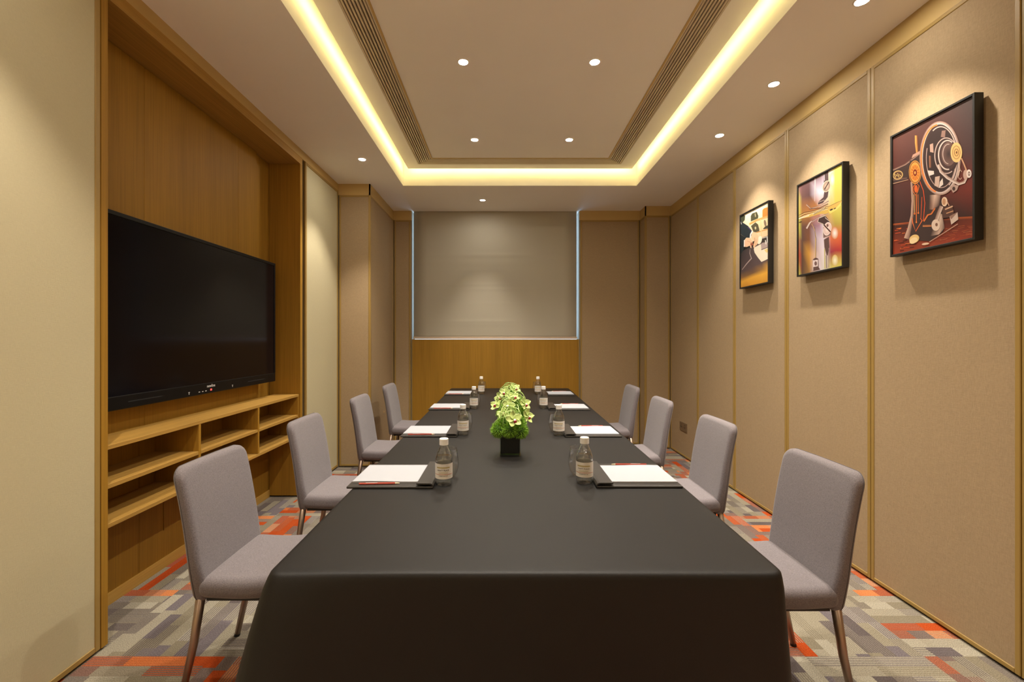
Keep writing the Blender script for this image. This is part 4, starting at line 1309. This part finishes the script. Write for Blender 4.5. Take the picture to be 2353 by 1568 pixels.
# loom needles --------------------------------------------------------
yc = 2.637 * K
t = framed(yc, ZPIC, 'framed picture of metal loom parts on a yellow and plum blur')
p = Print(yc, ZPIC, (1800, 350), 5.225)
Y1, PL, LV, RD, BR = (218, 204, 96), (104, 74, 76), (222, 210, 228), (166, 54, 60), (92, 62, 52)
p.grid([[(150, 420, (150, 110, 110)), (215, 380, (110, 78, 80)), (300, 330, PL), (420, 270, (112, 82, 86)), (500, 230, (170, 150, 160)), (560, 200, (226, 216, 190)), (610, 170, Y1), (720, 120, Y1)],
        [(150, 560, (196, 182, 100)), (215, 540, (110, 78, 74)), (300, 520, (92, 64, 66)), (420, 480, LV), (470, 470, LV), (560, 440, (226, 214, 170)), (610, 420, Y1), (720, 380, Y1)],
        [(150, 760, (206, 194, 90)), (215, 750, (170, 120, 60)), (300, 720, (176, 116, 60)), (420, 690, (196, 130, 70)), (470, 690, (200, 150, 90)), (560, 670, (214, 190, 90)), (610, 660, (206, 196, 90)), (720, 640, (196, 188, 84))],
        [(150, 900, (206, 200, 84)), (215, 900, (96, 66, 60)), (300, 890, (112, 72, 60)), (420, 880, (170, 130, 150)), (470, 880, (220, 206, 222)), (560, 870, (186, 150, 110)), (610, 860, (170, 150, 70)), (720, 840, (176, 160, 70))],
        [(150, 1060, (170, 120, 80)), (215, 1060, (86, 60, 56)), (300, 1050, (126, 80, 50)), (420, 1040, (206, 190, 206)), (470, 1040, LV), (560, 1030, (206, 110, 70)), (610, 1000, (214, 110, 60)), (720, 980, (206, 96, 60))],
        [(150, 1230, (196, 90, 60)), (215, 1230, (84, 58, 50)), (300, 1220, (206, 150, 60)), (420, 1210, (206, 186, 190)), (470, 1210, (226, 214, 222)), (560, 1200, (150, 54, 70)), (610, 1180, RD), (720, 1170, (176, 50, 50))],
        [(150, 1510, (206, 196, 90)), (215, 1500, (90, 64, 50)), (300, 1480, (150, 110, 60)), (420, 1450, (214, 200, 210)), (470, 1440, (214, 206, 200)), (560, 1430, (206, 190, 110)), (610, 1415, (206, 194, 92)), (720, 1400, (206, 196, 90))]])
p.ell(575, 330, 30, 86, (222, 208, 140), c2=(242, 234, 236)); p.ell(605, 970, 42, 74, (200, 130, 86), c2=(246, 236, 232)); p.ell(608, 1300, 38, 70, (206, 176, 100), c2=(240, 236, 210))
p.stroke([(370, 305), (372, 440), (366, 588)], [10, 13, 5], (232, 222, 220), (176, 150, 150))
p.poly([(470, 255), (528, 228), (530, 480), (520, 540), (462, 610), (405, 630), (400, 604), (470, 540), (480, 470)], (84, 64, 66))
p.stroke([(478, 260), (482, 340)], 8, (214, 196, 206)); p.stroke([(530, 480), (545, 500), (540, 525)], 6, (226, 214, 206)); p.stroke([(404, 628), (402, 604), (480, 574), (486, 606)], 4, (232, 214, 196))
p.ell(507, 410, 47, 72, (226, 206, 180), 18); p.ell(507, 410, 40, 62, (150, 124, 112), 18, c2=(214, 190, 168)); p.stroke([(482, 448), (538, 352)], 11, (56, 34, 30))
p.stroke([(268, 628), (320, 676), (440, 640), (534, 588)], [16, 12, 10, 16], (214, 190, 176), (92, 60, 52)); p.stroke([(300, 682), (420, 672), (526, 620)], 10, (110, 78, 66))
p.poly([(176, 800), (300, 735), (524, 655), (700, 575), (690, 625), (620, 690), (545, 740), (430, 740), (300, 780)], (212, 176, 90))
p.poly([(530, 700), (620, 668), (694, 590), (690, 625), (630, 690), (548, 738)], (222, 212, 116))
p.stroke([(524, 656), (640, 600), (700, 576), (682, 632)], 5, (140, 92, 60))
for k in range(4): p.stroke([(176, 795 - k * 12), (240, 765 - k * 14), (340, 735 - k * 10), (524, 680 - k * 10)], 5, [(240, 226, 200), (120, 84, 54), (232, 206, 150), (90, 60, 46)][k])
for k in range(9): p.stroke([(345 + k * 16, 752 - k * 8), (357 + k * 16, 722 - k * 8)], 6, (246, 230, 190)); 
for k in range(9): p.stroke([(353 + k * 16, 754 - k * 8), (365 + k * 16, 724 - k * 8)], 5, (80, 52, 40))
p.stroke([(300, 760), (200, 792), (176, 800)], 7, (246, 236, 222)); p.ell(565, 690, 22, 9, (70, 44, 36), -25); p.ell(606, 676, 16, 6, (90, 60, 46), -25)
p.stroke([(330, 836), (400, 790), (530, 735), (536, 760)], [10, 9, 8, 5], (226, 206, 196), (90, 60, 54)); p.stroke([(268, 916), (304, 850), (330, 826)], [18, 16, 8], (240, 226, 220), (190, 166, 156))
p.poly([(402, 836), (412, 790), (490, 760), (548, 830), (520, 880), (470, 868)], (70, 50, 50)); p.stroke([(402, 836), (414, 794), (490, 762), (494, 790), (548, 832)], 5, (236, 222, 206)); p.stroke([(402, 836), (466, 860), (470, 900), (460, 1036), (552, 1000)], 5, (226, 214, 190))
p.poly([(466, 900), (556, 850), (556, 998), (470, 1030)], (130, 100, 96))
p.ell(518, 920, 48, 82, (232, 214, 210), 12); p.ell(518, 920, 40, 70, (214, 180, 172), 12, c2=(240, 226, 222)); p.stroke([(476, 872), (556, 958)], 15, (66, 36, 30)); p.ell(520, 880, 12, 18, (110, 80, 76))
p.stroke([(330, 860), (356, 910), (372, 960), (378, 1030), (374, 1270)], [4, 5, 7, 8, 7], (222, 186, 110)); p.stroke([(368, 900), (372, 1000), (384, 1040), (378, 1260)], 4, (70, 46, 40))
p.poly([(340, 1290), (378, 1264), (410, 1280), (414, 1380), (432, 1410), (348, 1426)], (96, 70, 66)); p.poly([(346, 1300), (404, 1290), (404, 1370), (350, 1380)], (222, 206, 206)); p.ell(378, 1336, 16, 26, (120, 90, 86)); p.stroke([(346, 1290), (346, 1420)], 5, (226, 210, 210))
p.poly([(476, 1050), (536, 1016), (542, 1140), (520, 1240), (508, 1240), (480, 1130)], (94, 70, 66)); p.stroke([(476, 1050), (482, 1140), (510, 1244)], 5, (180, 156, 150)); p.stroke([(508, 1240), (512, 1392)], 20, (120, 96, 92), (196, 180, 176)); p.stroke([(484, 1160), (488, 1396)], 10, (196, 186, 110)); p.stroke([(536, 1150), (534, 1384)], 7, (150, 126, 120))
p.ell(196, 838, 20, 7, (80, 56, 40), -20)
mk('print', p.bm, 'print', t, recalc=False)

# tailor --------------------------------------------------------------
yc = 3.325 * K
t = framed(yc, ZPIC, 'framed picture of a tailor in a dark suit working at a table')
p = Print(yc, ZPIC, (1650, 420), 5.225)
CR = (238, 222, 190)
p.grid([[(250, 400, (206, 190, 150)), (330, 350, (242, 232, 206)), (450, 290, (246, 236, 208)), (620, 210, (240, 226, 190))],
        [(250, 560, (210, 196, 160)), (330, 540, (232, 214, 176)), (450, 500, (238, 214, 172)), (620, 430, (236, 206, 160))],
        [(250, 760, (190, 160, 130)), (330, 740, (226, 196, 160)), (450, 690, (240, 212, 180)), (620, 640, (226, 190, 150))]])
p.poly([(255, 400), (300, 375), (316, 400), (312, 450), (285, 480), (255, 480)], (62, 66, 48))
p.poly([(384, 400), (400, 370), (456, 350), (476, 400), (470, 430), (384, 466)], (74, 74, 52)); p.ring(426, 350, 16, 26, 4, (150, 140, 110), a0=180, a1=360); p.stroke([(436, 370), (440, 410)], 10, (190, 180, 140))
p.poly([(524, 330), (540, 310), (604, 286), (604, 390), (524, 420)], (206, 128, 54)); p.stroke([(366, 496), (450, 450), (604, 396)], 18, (214, 160, 90)); p.stroke([(366, 508), (450, 464), (604, 412)], 5, (176, 120, 66))
p.poly([(386, 520), (440, 476), (470, 500), (486, 560), (486, 590), (420, 600)], (82, 78, 58)); p.poly([(530, 555), (560, 520), (604, 506), (604, 545), (540, 560)], (70, 66, 50)); p.ell(556, 486, 14, 40, (130, 110, 90), -10); p.ell(440, 545, 10, 18, (200, 190, 150))
p.stroke([(450, 600), (604, 552)], 12, (206, 150, 86)); p.stroke([(502, 440), (512, 640)], 10, (236, 196, 140))
p.poly([(500, 690), (520, 660), (604, 630), (604, 700), (470, 750)], (58, 50, 46)); p.stroke([(520, 668), (604, 640)], 7, (226, 220, 210))
p.grid([[(250, 830, (50, 44, 46)), (330, 800, (66, 56, 58)), (420, 760, (84, 72, 74)), (520, 720, (100, 84, 82)), (620, 690, (110, 92, 88))],
        [(250, 1080, (80, 66, 66)), (330, 1050, (88, 70, 70)), (420, 1000, (92, 74, 74)), (520, 960, (90, 74, 76)), (620, 910, (80, 66, 68))],
        [(250, 1150, (140, 100, 60)), (330, 1120, (130, 96, 60)), (420, 1080, (120, 88, 62)), (520, 1040, (150, 110, 60)), (620, 1000, (200, 150, 70))],
        [(250, 1200, (226, 168, 62)), (330, 1170, (224, 164, 60)), (420, 1130, (226, 166, 62)), (520, 1100, (230, 172, 66)), (620, 1060, (226, 166, 60))],
        [(250, 1270, (206, 146, 50)), (330, 1250, (200, 136, 46)), (420, 1240, (214, 150, 50)), (520, 1230, (206, 146, 50)), (620, 1225, (200, 140, 50))]])
p.poly([(420, 800), (424, 780), (500, 740), (604, 720), (604, 910), (560, 930), (512, 952), (470, 900), (430, 840)], (240, 228, 206))
p.poly([(505, 740), (520, 724), (604, 706), (604, 770), (512, 812)], (176, 156, 152)); p.poly([(545, 806), (604, 786), (604, 830), (570, 842)], (236, 204, 130)); p.stroke([(560, 690), (566, 740)], 12, (226, 222, 214)); p.stroke([(580, 650), (584, 720)], 10, (236, 232, 226)); p.stroke([(510, 806), (600, 772)], 8, (90, 72, 64))
p.stroke([(376, 800), (372, 850), (392, 910), (330, 980), (280, 1046)], [5, 8, 14, 10, 6], (176, 156, 152))
p.poly([(255, 460), (290, 480), (352, 520), (392, 570), (404, 590), (380, 664), (330, 660), (276, 630), (255, 620)], (34, 44, 50)); p.stroke([(350, 530), (390, 578), (386, 640)], 12, (72, 66, 104)); p.poly([(255, 625), (276, 632), (330, 660), (308, 690), (306, 790), (272, 850), (255, 850)], (30, 38, 42)); p.stroke([(264, 470), (272, 500)], 8, (220, 214, 206))
p.stroke([(404, 582), (382, 620), (378, 664)], 14, (240, 236, 236)); p.stroke([(308, 690), (306, 770)], 12, (232, 226, 222))
p.ell(490, 690, 26, 50, (246, 236, 214), 15)
p.poly([(392, 640), (402, 600), (430, 592), (462, 616), (476, 650), (474, 700), (462, 740), (440, 760), (428, 782), (414, 776), (416, 740), (428, 700), (404, 680)], (238, 196, 158)); p.stroke([(430, 660), (432, 700), (420, 740)], 6, (196, 140, 106)); p.stroke([(448, 680), (446, 730), (430, 770)], 4, (206, 150, 116))
p.poly([(312, 700), (340, 662), (380, 676), (404, 706), (412, 744), (394, 752), (392, 788), (382, 784), (372, 756), (340, 772), (312, 770)], (234, 190, 156)); p.ell(396, 738, 16, 20, (150, 84, 66)); p.stroke([(340, 700), (380, 716), (404, 740)], 5, (196, 140, 110))
mk('print', p.bm, 'print', t, recalc=False)
